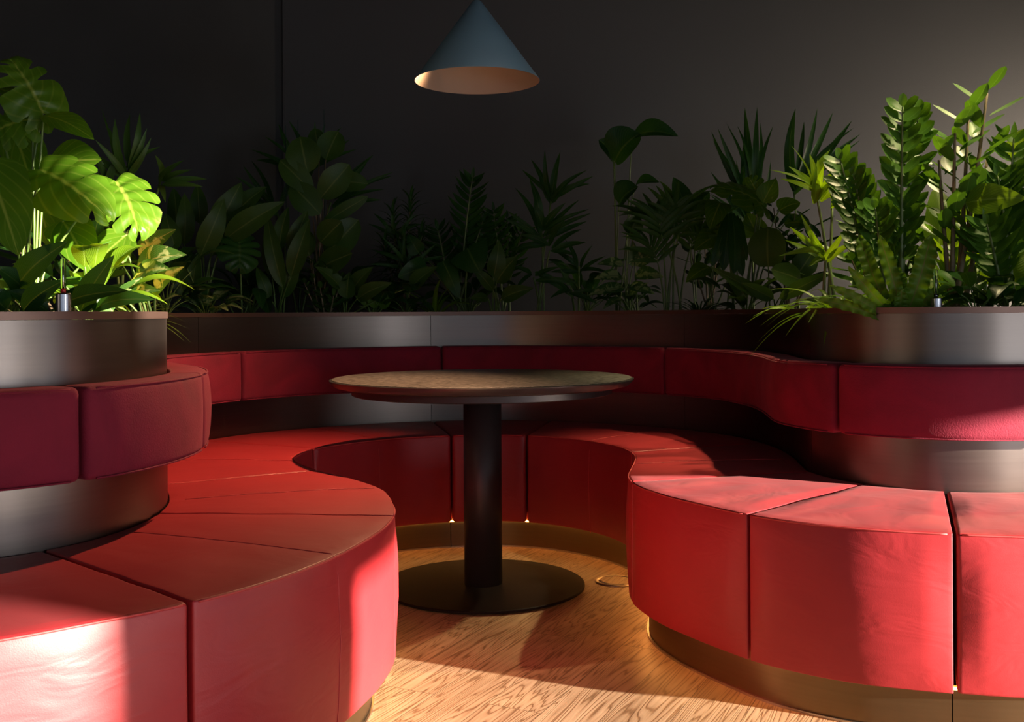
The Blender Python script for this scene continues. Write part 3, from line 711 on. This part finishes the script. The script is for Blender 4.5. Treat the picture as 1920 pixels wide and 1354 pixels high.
def bush(name, px, D, tips, label, mat, L0=.06, W0=.025, nl=10, shape='oval', seed=0, stemm=None, t0=.35, r=.006):
    """branching stems with leaves alternating round them"""
    random.seed(seed + 40)
    root, r0 = plant(name, px, D, label); fol, st = MB(), MB()
    for (tx, ty, tD) in tips:
        e = at(tx, ty, tD); r1 = r0 + V((random.uniform(-.02, .02), random.uniform(-.02, .02), 0))
        c = V((r1.x * .4 + e.x * .6, r1.y * .5 + e.y * .5, e.z * .45 + r1.z * .55)); path = bez(r1, c, e, 14)
        st.tube(path, r, r * .4, 6)
        for k in range(nl):
            t = t0 + (1 - t0) * (k + 1) / nl; f = min(t, 1) * 14; j = min(int(f), 13); p = path[j].lerp(path[j + 1], f - j)
            d = (path[j + 1] - path[j]).normalized(); an = k * 2.4 + seed
            o1 = d.orthogonal().normalized(); o2 = d.cross(o1)
            rad = o1 * math.cos(an) + o2 * math.sin(an)
            dr = (rad * .85 + d * .55 + V((0, 0, .15))).normalized(); ll = L0 * random.uniform(.75, 1.15)
            q = p + dr * ll * .15
            fol.leaf(q, q + dr * ll, W0 * random.uniform(.85, 1.15), d + V((0, 0, .5)) + up_cam(p) * .3, shape, -.05, .25, 8, 2, droop=.1)
    finish(root, fol, st, LM[mat], stemm or M['bark']); return root


# ---- near left drum
leafy('monstera', 45, 2.75, [
    (80, 212, 2.72, 8, 92, 2.70, .17, 'monstera'), (82, 216, 2.70, 176, 262, 2.62, .075, 'lance'), (60, 222, 2.72, -40, 262, 2.7, .15, 'monstera'),
    (74, 318, 2.62, 222, 420, 2.52, .19, 'monstera'), (216, 340, 2.80, 268, 452, 2.70, .20, 'monstera'), (86, 312, 2.75, 190, 300, 2.70, .13, 'lance'),
    (20, 235, 2.9, 62, 372, 2.85, .14, 'tip'), (-30, 300, 2.45, 34, 480, 2.40, .16, 'heart'), (118, 415, 2.85, 172, 512, 2.78, .13, 'heart'), (238, 440, 2.9, 158, 520, 2.82, .11, 'heart'),
    (40, 330, 2.95, 100, 470, 2.9, .15, 'tip'), (-20, 170, 2.8, 60, 190, 2.75, .10, 'monstera')],
    'big sunlit split-leaved monstera at the left edge of the photo, on the near drum', 'monstera', 'heart', M['stem'], .12, .06, True, seed=1)
leafy('peace_lily', 60, 2.55, [
    (20, 560, 2.5, 128, 452, 2.42, .075), (60, 560, 2.5, -10, 500, 2.42, .07), (150, 585, 2.55, 214, 478, 2.5, .06), (90, 585, 2.45, 15, 545, 2.4, .05), (100, 580, 2.45, 240, 545, 2.38, .06),
    (175, 580, 2.6, 290, 562, 2.5, .055), (40, 585, 2.4, 120, 525, 2.36, .055), (10, 580, 2.4, -30, 540, 2.36, .06), (190, 585, 2.6, 150, 520, 2.6, .05)],
    'low glossy peace lily around the left water gauge', 'deep', 'lance', seed=2)
rosette('peace_lily', 20, 2.75, 16, .2, .055, 'dense low lance-leaved plant filling the rim at the left photo edge', 'zz', 'lance', .7, .1, 3)
rosette('aglaonema', 165, 2.75, 14, .15, .055, 'bright low plant under the sunlit monstera leaf', 'lime', 'lance', .9, .10, 5)
leafy('aglaonema', 275, 2.95, [
    (255, 500, 2.9, 350, 478, 2.85, .085, 'tip'), (250, 520, 2.9, 320, 505, 2.8, .07, 'tip'), (240, 480, 2.9, 175, 470, 2.85, .07, 'tip'), (230, 560, 2.9, 300, 545, 2.8, .055, 'tip'), (220, 575, 2.8, 265, 520, 2.8, .05, 'tip'),
    (290, 545, 2.95, 345, 500, 2.9, .06, 'tip'), (230, 500, 3.0, 240, 430, 3.0, .05, 'tip'), (260, 480, 3.1, 330, 430, 3.1, .07, 'tip'), (210, 585, 2.8, 180, 540, 2.8, .05, 'tip')],
    'cream-marbled aglaonema below the bright monstera leaf', 'yell', 'tip', seed=3)
fan_palm(230, 3.9, [(238, 330, 3.9, [(190, 204, .012), (205, 240), (243, 214, .03), (262, 210, .03), (215, 222), (283, 258), (300, 275), (178, 262), (165, 285), (275, 240)]), (300, 340, 3.9, [(330, 305), (360, 318), (388, 336), (345, 300), (290, 290), (310, 380), (380, 350)]), (200, 350, 3.9, [(150, 300), (140, 330), (170, 280), (220, 290)])], 'dark palm behind the monstera, against the left wall', 'palm', 2, .028)
rosette('grassy_fern', 250, 3.1, 40, .2, .008, 'fine grassy plant behind the marbled aglaonema', 'fern', 'blade', .9, .0, 7, droop=.35)
bush('ficus_bush', 130, 3.1, [(60, 400, 3.1), (120, 380, 3.1), (180, 420, 3.1), (20, 430, 3.1), (230, 450, 3.15)], 'dense leafy bush in the shade behind the monstera stems', 'deep', .1, .045, 12, seed=4)

# ---- left hollow to the middle
leafy('aspidistra', 385, 4.45, [
    (375, 480, 4.4, 420, 372, 4.4, .10), (345, 460, 4.5, 345, 362, 4.5, .08), (400, 440, 4.6, 452, 342, 4.6, .12), (420, 450, 4.5, 534, 378, 4.5, .11), (330, 440, 4.6, 325, 352, 4.7, .08), (375, 420, 4.7, 370, 345, 4.7, .08),
    (360, 560, 4.4, 372, 470, 4.4, .07), (395, 480, 4.5, 470, 380, 4.6, .09), (330, 470, 4.3, 310, 400, 4.3, .08), (345, 560, 4.3, 322, 450, 4.3, .07), (400, 560, 4.5, 330, 540, 4.3, .06), (440, 400, 4.8, 500, 350, 4.8, .09)],
    'broad lance-leaved plant rising behind the left hollow of the planter', 'fic', 'lance', seed=5, cam=.75)
rosette('calathea', 385, 4.35, 14, .13, .06, 'low striped-leaf plant at the rim in the left hollow', 'var', 'tip', .9, .08, 9)
leafy('monstera', 455, 4.6, [(448, 452, 4.5, 448, 512, 4.42, .20, 'monstera'), (500, 560, 4.6, 505, 590, 4.5, .07, 'heart'), (480, 540, 4.6, 490, 580, 4.5, .06, 'lance'), (420, 560, 4.6, 400, 540, 4.5, .06, 'heart')],
    'small monstera with one round split leaf facing the room, left of the rubber plant', 'deep', 'heart', parts=True, seed=6, cam=.9)
leafy('aspidistra', 528, 4.85, [
    (522, 470, 4.8, 540, 388, 4.8, .075), (545, 475, 4.8, 576, 394, 4.8, .085), (510, 520, 4.8, 496, 432, 4.8, .085), (530, 540, 4.75, 500, 400, 4.75, .08), (545, 520, 4.75, 580, 410, 4.75, .09), (530, 560, 4.8, 560, 470, 4.8, .08), (505, 560, 4.8, 480, 500, 4.8, .06)],
    'upright lance-leaved plant left of the rubber plant stem', 'fic', 'lance', seed=8, cam=.8)
leafy('rubber_plant', 602, 5.05, [
    (576, 325, 5.0, 562, 256, 5.0, .17, 'oval'), (610, 300, 5.1, 634, 246, 5.1, .14, 'oval'), (600, 372, 5.0, 655, 308, 5.0, .14, 'oval'), (585, 360, 5.0, 524, 300, 5.0, .12, 'oval'), (600, 402, 5.0, 545, 345, 5.0, .14, 'oval'),
    (604, 420, 5.0, 690, 368, 5.0, .07, 'oval'), (600, 455, 4.95, 640, 415, 4.9, .13, 'oval'), (610, 478, 5.0, 672, 412, 5.0, .15, 'oval'), (595, 505, 4.95, 660, 475, 4.85, .13, 'oval'), (580, 480, 5.0, 560, 430, 5.0, .12, 'oval'),
    (620, 340, 5.2, 690, 345, 5.2, .11, 'oval'), (615, 520, 5.0, 680, 550, 4.9, .09, 'oval'), (598, 300, 5.2, 590, 240, 5.2, .1, 'oval')],
    'tall rubber plant with large oval leaves, left of centre', 'fic', 'oval', M['bark'], .18, .06, True, seed=9, cam=.8)
fan_palm(560, 5.3, [(575, 330, 5.4, [(521, 232, .04), (540, 225, .035), (590, 226, .04), (495, 255), (470, 280), (640, 238, .035), (655, 262), (668, 280), (610, 230), (480, 300)]), (620, 380, 5.35, [(690, 300), (738, 322, .03), (735, 330), (720, 355), (700, 290), (715, 375)]), (520, 400, 5.35, [(440, 330), (455, 310), (430, 350), (470, 300), (450, 370), (560, 300)])], 'dark spiky palm behind the rubber plant', 'deep', 3, .034)
bush('pittosporum', 605, 4.93, [(585, 490, 4.9), (612, 500, 4.9), (640, 520, 4.9), (570, 530, 4.9), (600, 540, 4.85), (625, 555, 4.85)], 'small bush of tiny pale leaves at the rim under the rubber plant', 'fic', .05, .022, 16, seed=5, t0=.15)
rosette('calathea', 700, 5.0, 12, .2, .085, 'low broad-leaved plant right of the rubber plant', 'deep', 'tip', .75, .12, 12)
leafy('peperomia', 700, 4.97, [(700, 578, 4.95, 703, 538, 4.95, .075, 'oval'), (715, 580, 4.95, 735, 545, 4.95, .05, 'lance'), (690, 575, 4.95, 655, 520, 4.95, .05, 'lance')], 'small seedling with one upright rounded leaf at the rim', 'fern', 'oval', seed=13, cam=.9)
def dracaena(px, D, heads, label, seed, mat='deep', L0=.14, W0=.014):
    random.seed(seed); root, r0 = plant('dracaena', px, D, label); fol, st = MB(), MB()
    for (hx, hy, hD) in heads:
        e = at(hx, hy, hD); path = bez(r0, V((r0.x * .5 + e.x * .5, r0.y, e.z * .5 + r0.z * .5)), e, 8); st.tube(path, .006, .004, 6)
        for k in range(46):
            u = k / 46; p = path[3].lerp(e, .25 + .75 * u); an = k * 2.4; el = -.2 + 1.4 * u ** 1.5
            d = V((math.cos(an) * math.cos(el), math.sin(an) * math.cos(el), math.sin(el)))
            fol.leaf(p, p + d * L0 * random.uniform(.75, 1.1), W0, V((0, 0, 1)) + up_cam(p) * .3, 'blade', .08, .3, 6, 1, droop=.25)
    finish(root, fol, st, LM[mat], M['bark']); return root
dracaena(755, 5.25, [(770, 375, 5.25), (735, 400, 5.2), (790, 440, 5.2), (755, 450, 5.1), (720, 460, 5.2)], 'bushy fine-leaved dracaena between rubber plant and centre', 31)
zz_plant(850, 5.25, [(885, 335, 5.25), (905, 415, 5.3), (820, 430, 5.3)], 'dark upright ZZ plant just left of centre, one tall feathered stem', 'deep', .11, .04, 11, 1, t0=.42)
zz_plant(945, 5.35, [(925, 395, 5.35), (950, 410, 5.4), (980, 430, 5.4), (905, 450, 5.3)], 'short dark ZZ plant right of centre, behind the round monstera leaf', 'deep', .09, .035, 9, 4, t0=.4)
leafy('monstera', 870, 5.05, [(876, 466, 4.97, 900, 512, 4.9, .20, 'heart'), (800, 500, 5.0, 745, 520, 4.95, .12, 'heart'), (830, 490, 5.0, 860, 560, 4.95, .1, 'heart'), (785, 475, 5.1, 765, 440, 5.1, .09, 'heart')],
    'plant with one big glossy round leaf near the centre of the planter', 'deep', 'heart', parts=True, seed=14, cam=.8, fold=.08)
rosette('spider_plant', 815, 4.98, 13, .26, .022, 'upright bright spider plant at the rim left of the table column', 'lime', 'blade', 1.15, 0.0, 15, droop=.15, fold=.4)
rosette('philodendron', 760, 5.02, 12, .19, .075, 'low spreading plant with wide dark leaves left of the spider plant', 'deep', 'tip', .6, .12, 16)
leafy('philodendron', 925, 5.05, [(925, 545, 5.0, 885, 500, 4.95, .06, 'lance'), (930, 530, 5.0, 970, 480, 5.0, .11, 'tip'), (925, 520, 5.0, 935, 450, 5.0, .09, 'tip'), (940, 560, 5.0, 1000, 540, 4.95, .08, 'tip'), (915, 560, 5.0, 880, 560, 4.95, .05, 'lance')],
    'olive-leaved plant at the rim right of the round monstera leaf', 'fic', 'tip', seed=17, cam=.7)
fan_palm(1015, 5.15, [(1033, 372, 5.2, [(1021, 281, .03), (1050, 284, .04), (995, 298, .03), (978, 318, .025), (1100, 319, .03), (1112, 330, .03), (1105, 345), (1070, 335, .03), (1010, 330), (1060, 350)]), (1016, 440, 5.15, [(965, 352, .04), (992, 334, .045), (950, 395), (945, 410), (1000, 380, .05), (1085, 375), (1104, 392), (1108, 400), (1100, 415), (1060, 380, .04)]), (1030, 470, 5.1, [(1090, 430), (1098, 455), (975, 440), (1060, 410), (960, 470), (1080, 480)]), (1000, 520, 5.1, [(960, 500), (1075, 560, .04), (1080, 530), (965, 545), (1050, 500)])], 'slender-stemmed palm in the middle, right of the table column', seed=5, w=.032)
# tall leaf pair
leafy('bird_of_paradise', 1165, 5.15, [
    (1152, 303, 5.1, 1200, 250, 5.05, .20, 'round'), (1185, 256, 5.1, 1272, 256, 5.0, .12, 'lance'), (1160, 382, 5.1, 1196, 350, 5.05, .14, 'round'), (1190, 350, 5.1, 1236, 342, 5.0, .07, 'lance'),
    (1180, 440, 5.1, 1195, 400, 5.1, .10, 'tip'), (1150, 300, 5.15, 1122, 262, 5.1, .1, 'round')],
    'tall lone plant, cupped leaf and flat leaf high on one stem', 'deep', 'round', M['stem'], .5, .15, True, seed=18, cam=.6)
leafy('aglaonema', 1185, 5.05, [
    (1165, 518, 5.0, 1112, 524, 4.95, .07, 'tip'), (1168, 495, 5.0, 1118, 496, 4.98, .06, 'tip'), (1190, 515, 5.0, 1244, 520, 4.92, .08, 'tip'), (1190, 498, 5.0, 1240, 462, 5.0, .075, 'tip'), (1180, 535, 5.0, 1228, 552, 4.92, .06, 'tip'),
    (1170, 540, 5.0, 1100, 555, 4.95, .07, 'tip'), (1180, 555, 5.0, 1215, 530, 4.92, .05, 'tip'), (1165, 560, 5.0, 1130, 580, 4.92, .05, 'tip'), (1185, 500, 5.05, 1185, 450, 5.05, .06, 'tip')],
    'silver-speckled aglaonema below the tall lone leaf', 'var', 'tip', seed=19, cam=.6)
rosette('philodendron', 1180, 5.1, 12, .14, .05, 'dark low plant underneath the silver-speckled aglaonema', 'deep', 'lance', .8, .1, 20)
frond_palm(1262, 4.85, 0, [(1265, 395, 4.9), (1230, 405, 4.9), (1300, 400, 4.9), (1290, 380, 5.0), (1200, 400, 5.0), (1215, 460, 4.85), (1320, 430, 4.9)], 'clustered palm with many upright pale stems, right of the silver aglaonema', 'palm', .17, .024, 7, seed=6, stiff=.75)
leafy('philodendron', 1300, 4.95, [(1285, 400, 4.95, 1262, 332, 5.0, .1, 'lance'), (1300, 410, 5.0, 1330, 360, 5.0, .1, 'lance')], 'pair of dark lance leaves above the clustered palm', 'deep', 'lance', seed=21)
fan_palm(1405, 5.2, [(1412, 400, 5.3, [(1396, 202, .05), (1419, 200, .04), (1425, 230, .03), (1449, 236), (1382, 236), (1362, 232), (1345, 240), (1333, 246), (1336, 262), (1340, 272), (1352, 292), (1362, 300)]), (1408, 440, 5.25, [(1332, 322, .035), (1334, 345), (1330, 362), (1345, 380), (1455, 330), (1445, 300, .03), (1380, 300), (1395, 260)])], 'tall dark palm with upright fan against the back wall, the left of two', seed=7, w=.030)
fan_palm(1490, 5.2, [(1488, 360, 5.3, [(1491, 203, .06), (1507, 228, .03), (1532, 203, .035), (1561, 211, .035), (1597, 226, .04), (1600, 240), (1613, 251, .035), (1612, 263, .03), (1580, 277), (1545, 300), (1478, 300)])], 'tall dark palm with its fan leaning right against the back wall, the right of two', seed=8, w=.030)
leafy('monstera', 1395, 4.75, [(1430, 385, 4.7, 1322, 345, 4.6, .19, 'monstera'), (1425, 375, 4.75, 1400, 325, 4.75, .13, 'monstera'), (1430, 380, 4.7, 1455, 335, 4.7, .10, 'tip'), (1350, 380, 4.7, 1330, 430, 4.6, .12, 'heart'), (1460, 395, 4.7, 1500, 380, 4.7, .10, 'heart'), (1470, 420, 4.8, 1520, 420, 4.8, .1, 'heart')],
    'wide-leaved monstera in front of the two tall dark palms', 'monstera', 'heart', parts=True, seed=22, cam=.55)
leafy('cast_iron_plant', 1370, 4.75, [(1365, 400, 4.7, 1355, 510, 4.65, .05, 'strap'), (1372, 400, 4.7, 1376, 515, 4.6, .055, 'strap'), (1380, 405, 4.7, 1392, 520, 4.6, .05, 'strap'), (1360, 410, 4.7, 1335, 500, 4.65, .04, 'strap'), (1385, 410, 4.7, 1400, 490, 4.6, .04, 'strap')],
    'drooping strap leaves hanging below the wide monstera', 'deep', 'strap', seed=23, cam=.9)
leafy('elephant_ear', 1440, 4.6, [(1440, 500, 4.55, 1440, 425, 4.55, .17, 'round'), (1500, 525, 4.4, 1445, 505, 4.35, .10, 'oval'), (1490, 520, 4.5, 1525, 470, 4.5, .11, 'oval'), (1440, 560, 4.5, 1330, 500, 4.4, .055, 'lance'), (1450, 560, 4.4, 1390, 530, 4.35, .06, 'lance'), (1460, 560, 4.4, 1560, 510, 4.3, .06, 'lance')],
    'plant with one large upright rounded leaf, left of the bright palm', 'fic', 'round', seed=24, cam=.9, fold=.1)
rosette('lily_turf', 1310, 4.75, 36, .22, .010, 'grassy dark tuft at the rim beneath the drooping strap leaves', 'deep', 'blade', 1.0, 0, 25, droop=.3)
rosette('philodendron', 1400, 4.6, 12, .18, .06, 'low yellowish plant at the rim under the rounded leaf', 'fic', 'lance', .8, .1, 26)
bush('schefflera', 1330, 5.05, [(1320, 430, 5.0), (1290, 450, 5.0), (1345, 460, 5.0), (1360, 390, 5.1)], 'dark filler bush behind the clustered palm', 'deep', .09, .035, 12, seed=7)
bush('schefflera', 1480, 4.8, [(1450, 390, 4.8), (1490, 400, 4.8), (1520, 420, 4.8), (1470, 450, 4.7), (1540, 450, 4.7)], 'dark filler bush behind the large rounded leaf', 'deep', .10, .04, 14, seed=8)
fan_palm(1556, 3.55, [(1531, 368, 3.5, [(1482, 272, .008), (1517, 288, .032), (1533, 298, .03), (1556, 281, .035), (1440, 318, .012), (1478, 312, .028), (1462, 335, .02), (1592, 312, .03), (1598, 322, .025), (1578, 300, .03), (1545, 310, .03)]), (1560, 380, 3.6, [(1600, 330), (1575, 320), (1610, 350), (1625, 345)]), (1548, 480, 3.5, [(1480, 425), (1500, 400), (1470, 450), (1600, 455), (1585, 430), (1515, 500), (1460, 480)])], 'bright sunlit palm with yellow-green stems, left of the ZZ plant', 'lime', 9, .024, M['palestem'])

# ---- right drum
zz_plant(1700, 3.35, [(1692, 200, 3.3), (1722, 210, 3.35)], 'bright sunlit ZZ plant stem thick with glossy leaves on the right drum', 'zz', .078, .056, 14, 8, shape='oval', t0=.25)
zz_plant(1655, 3.4, [(1575, 300, 3.35), (1600, 330, 3.35), (1640, 390, 3.3)], 'ZZ plant leaning left over the right drum with arching feathered stems', 'zz', .078, .050, 12, 9, shape='oval', t0=.38)
bush('clusia', 1790, 3.35, [(1850, 175, 3.3), (1815, 215, 3.35), (1790, 250, 3.3), (1760, 300, 3.35), (1850, 300, 3.4)], 'tall woody-stemmed plant with oval leaves, highest on the right', 'zz', .13, .048, 12, seed=9, r=.010, t0=.38)
zz_plant(1880, 3.3, [(1870, 330, 3.3), (1900, 260, 3.3), (1925, 330, 3.3), (1850, 420, 3.25)], 'glossy ZZ plant at the right edge of the photo', 'zz', .10, .04, 10, 10, t0=.4)
leafy('philodendron', 1850, 3.6, [(1820, 420, 3.6, 1850, 340, 3.6, .16, 'heart'), (1860, 430, 3.6, 1905, 360, 3.6, .17, 'heart'), (1850, 490, 3.5, 1900, 420, 3.5, .16, 'heart'), (1830, 480, 3.6, 1790, 420, 3.6, .14, 'heart'), (1760, 460, 3.6, 1755, 350, 3.7, .12, 'heart'), (1860, 540, 3.4, 1925, 470, 3.4, .14, 'heart'), (1810, 380, 3.3, 1925, 372, 3.2, .1, 'tip'), (1900, 300, 3.4, 1925, 240, 3.4, .09, 'heart')],
    'broad lime-lit leaves behind the stems on the right drum', 'lime', 'heart', seed=27, cam=.8, parts=True)
root_ = None
def nest_fern(px, D, tips, label, seed):
    random.seed(seed); root, r0 = plant('crested_fern', px, D, label); fol = MB(); rib = MB()
    for (tx, ty, tD, w) in tips:
        e = at(tx, ty, tD); a = r0 + V((random.uniform(-.02, .02), random.uniform(-.02, .02), 0))
        fol.leaf(a, e, w, up_cam(a, .85, random.uniform(-.3, .3)), 'strap', random.uniform(.02, .16), .22, 130, 4, wave=.16)
    finish(root, fol, None, LM['fern']); return root
nest_fern(1690, 3.02, [(1745, 440, 2.98, .058), (1648, 440, 2.98, .040), (1590, 500, 2.95, .032), (1690, 540, 2.95, .04), (1555, 535, 2.95, .030), (1660, 560, 2.98, .045), (1610, 440, 3.15, .045), (1760, 540, 3.05, .045), (1530, 560, 2.98, .03), (1680, 500, 3.1, .05)], 'crinkle-edged nest fern left of the right water gauge', 41)
rosette('spider_plant', 1565, 3.3, 40, .26, .018, 'bright arching spider plant spilling over the rim left of the crinkled fern', 'lime', 'blade', .95, 0, 30, droop=.5, fold=.35)
rosette('spider_plant', 1505, 3.95, 20, .24, .022, 'sunlit strap-leaved tuft below the bright palm', 'lime', 'blade', .8, 0, 31, droop=.4, fold=.35)
rosette('boston_fern', 1620, 3.3, 44, .26, .018, 'feathery fern behind the crinkled fern', 'fern', 'blade', .9, .0, 32, droop=.35)
rosette('calathea', 1890, 3.15, 18, .18, .06, 'dark ribbed calathea low at the right edge of the photo', 'deep', 'lance', .8, .08, 33)
rosette('aglaonema', 1830, 3.15, 14, .15, .045, 'low green plant just right of the right water gauge', 'zz', 'lance', .85, .07, 34)
rosette('dracaena_clump', 1780, 3.6, 22, .3, .035, 'tall upright clump of long leaves behind the right drum stems', 'lime', 'lance', 1.15, .06, 35, droop=.2)
bush('schefflera', 1660, 3.85, [(1620, 430, 3.85), (1680, 400, 3.85), (1720, 430, 3.85), (1760, 400, 3.85), (1590, 470, 3.8)], 'filler bush in shade behind the ZZ plants on the right', 'zz', .11, .045, 14, seed=11)
bush('schefflera', 1850, 3.9, [(1800, 420, 3.9), (1860, 390, 3.9), (1920, 420, 3.9), (1840, 470, 3.8)], 'filler bush behind the broad lime-lit leaves', 'zz', .11, .045, 14, seed=12)
# dark filler across the back
for k, (px, D, n, lab) in enumerate([(640, 5.2, 18, 'dark leafy filler low behind the rubber plant stem'), (1100, 5.4, 14, 'dark leafy filler between the middle palm and the lone tall leaf'), (470, 5.0, 18, 'dark leafy filler behind the small split-leaf monstera'), (310, 4.2, 18, 'dark leafy filler left of the broad lance-leaved plant'), (880, 5.4, 16, 'dark leafy filler behind the round glossy leaf')]):
    rosette('philodendron', px, D, n, .22, .07, lab, 'deep', 'lance', 1.0, .14, 50 + k)
fan_palm(765, 5.1, [(765, 500, 5.1, [(700, 470), (715, 445), (740, 430), (790, 440), (820, 455), (835, 480), (690, 495), (760, 425)]), (740, 450, 5.2, [(690, 420), (700, 400), (780, 400), (790, 420), (735, 385)])], 'drooping dark palm tuft low between rubber plant and round glossy leaf', 'deep', 71, .02)
fan_palm(1085, 5.25, [(1085, 500, 5.2, [(1040, 470), (1060, 450), (1110, 460), (1135, 480), (1140, 510), (1030, 510)]), (1070, 540, 5.1, [(1030, 560), (1120, 570), (1130, 545), (1050, 505)])], 'drooping dark palm tuft left of the silver-speckled aglaonema', 'deep', 72, .026)
leafy('elephant_ear', 1330, 4.9, [(1345, 440, 4.85, 1300, 470, 4.8, .11, 'tip'), (1350, 450, 4.85, 1350, 400, 4.9, .1, 'tip'), (1330, 500, 4.8, 1285, 530, 4.75, .09, 'tip'), (1420, 440, 4.9, 1400, 400, 4.9, .12, 'heart'), (1400, 560, 4.7, 1360, 520, 4.65, .08, 'tip')],
    'dark broad-leaved plant between clustered palm and drooping strap leaves', 'monstera', 'tip', seed=73)
leafy('philodendron', 640, 4.95, [(640, 540, 4.9, 590, 500, 4.85, .08, 'tip'), (660, 545, 4.9, 700, 500, 4.85, .09, 'tip'), (670, 560, 4.85, 735, 530, 4.8, .08, 'tip'), (650, 560, 4.9, 655, 510, 4.9, .09, 'tip'), (770, 540, 4.9, 820, 500, 4.85, .09, 'tip')],
    'olive broad-leaved plant low at the foot of the rubber plant', 'fic', 'tip', seed=74)
for px, ty, lab in [(609, 205, 'tallest thin green cane rising from the rubber plant'), (537, 235, 'thin green cane standing at the left of the rubber plant'), (560, 225, 'thin green cane between the other two by the rubber plant')]:
    p = at(px, 560, 5.15); q = at(px, ty, 5.15); mb = MB(); mb.tube([(p.x, p.y, ZSOIL), (p.x, p.y, q.z)], .0022, .0015, 6)
    o = mb.build('plant_cane', M['cane']); tag(o, lab, 'plant cane', 'green support canes')

# ------------------------------------------------------------------ light
def lamp(kind, name, loc, rot, energy, col, **kw):
    l = bpy.data.lights.new(name, kind); l.energy = energy; l.color = col
    for k, v in kw.items(): setattr(l, k, v)
    o = bpy.data.objects.new(name, l); C.objects.link(o); o.location = loc
    o.rotation_euler = rot; return o
def aim(o, d): o.rotation_euler = V(d).to_track_quat('-Z', 'Y').to_euler()
TE = math.tan(math.radians(9.3))
s = lamp('SUN', 'low_sun', (6, -1, 3), (0, 0, 0), 34.0, (1.0, .87, .72), angle=math.radians(.9)); aim(s, (-.895, .447, -TE))
# daylight in the windows behind the camera and on the right
for (x0, x1, e) in ((-2.6, -.9, 2.5), (-.6, 1.2, 5), (1.6, 3.4, 10)):
    w = lamp('AREA', 'window_daylight', ((x0 + x1) / 2, YF + .02, 1.5), (0, 0, 0), e, (.80, .90, 1.0), shape='RECTANGLE', size=x1 - x0, size_y=2.2); aim(w, (0, 1, 0))
for (y0_, y1_, z0_, z1_, e) in ((yn(-.6), yn(1.22), .12, 1.24, 62), (yn(1.8), yn(3.6), .12, 1.24, 8)):
    w = lamp('AREA', 'window_daylight', (XW + .13, (y0_ + y1_) / 2, (z0_ + z1_) / 2), (0, 0, 0), e, (.85, .92, 1.0), shape='RECTANGLE', size=z1_ - z0_, size_y=y1_ - y0_)
    w.rotation_euler = (0, PI / 2, 0)
    w.location.x = XW - .01
sp = lamp('SPOT', 'pendant_bulb', (LX + .02, LY, LZ + .10), (0, 0, 0), 175, (1.0, .54, .28), spot_size=math.radians(106), spot_blend=1.0, shadow_soft_size=.018)
aim(sp, (-.95, -.55, -1.25))
wl = lamp('AREA', 'wall_glow_fill', (XW - .15, 4.55, 1.15), (0, 0, 0), 108, (1.0, .81, .60), shape='RECTANGLE', size=.8, size_y=.8, spread=math.radians(112)); aim(wl, (-.50, .86, .02))  # added area light giving the back wall its warm glow; no window here
gs = lamp('SPOT', 'plant_spotlight', (2.2, 4.3, 3.1), (0, 0, 0), 340, (1.0, .80, .42), spot_size=math.radians(46), spot_blend=.8, shadow_soft_size=.04); aim(gs, V((1.4, 3.75, 1.15)) - V((2.2, 4.3, 3.1)))
gs = lamp('SPOT', 'plant_spotlight', (2.1, 2.9, 3.1), (0, 0, 0), 260, (1.0, .86, .45), spot_size=math.radians(24), spot_blend=.8, shadow_soft_size=.04); aim(gs, V((1.27, 3.35, 1.5)) - V((2.1, 2.9, 3.1)))  # added narrow spot, stands in for sun on the ZZ plant top
w = bpy.data.worlds.new('sky'); sc.world = w; w.use_nodes = True
w.node_tree.nodes['Background'].inputs[0].default_value = (.5, .65, .9, 1); w.node_tree.nodes['Background'].inputs[1].default_value = .6
sc.cycles.use_denoising = True
sc.cycles.max_bounces = 8
sc.cycles.sample_clamp_indirect = 4
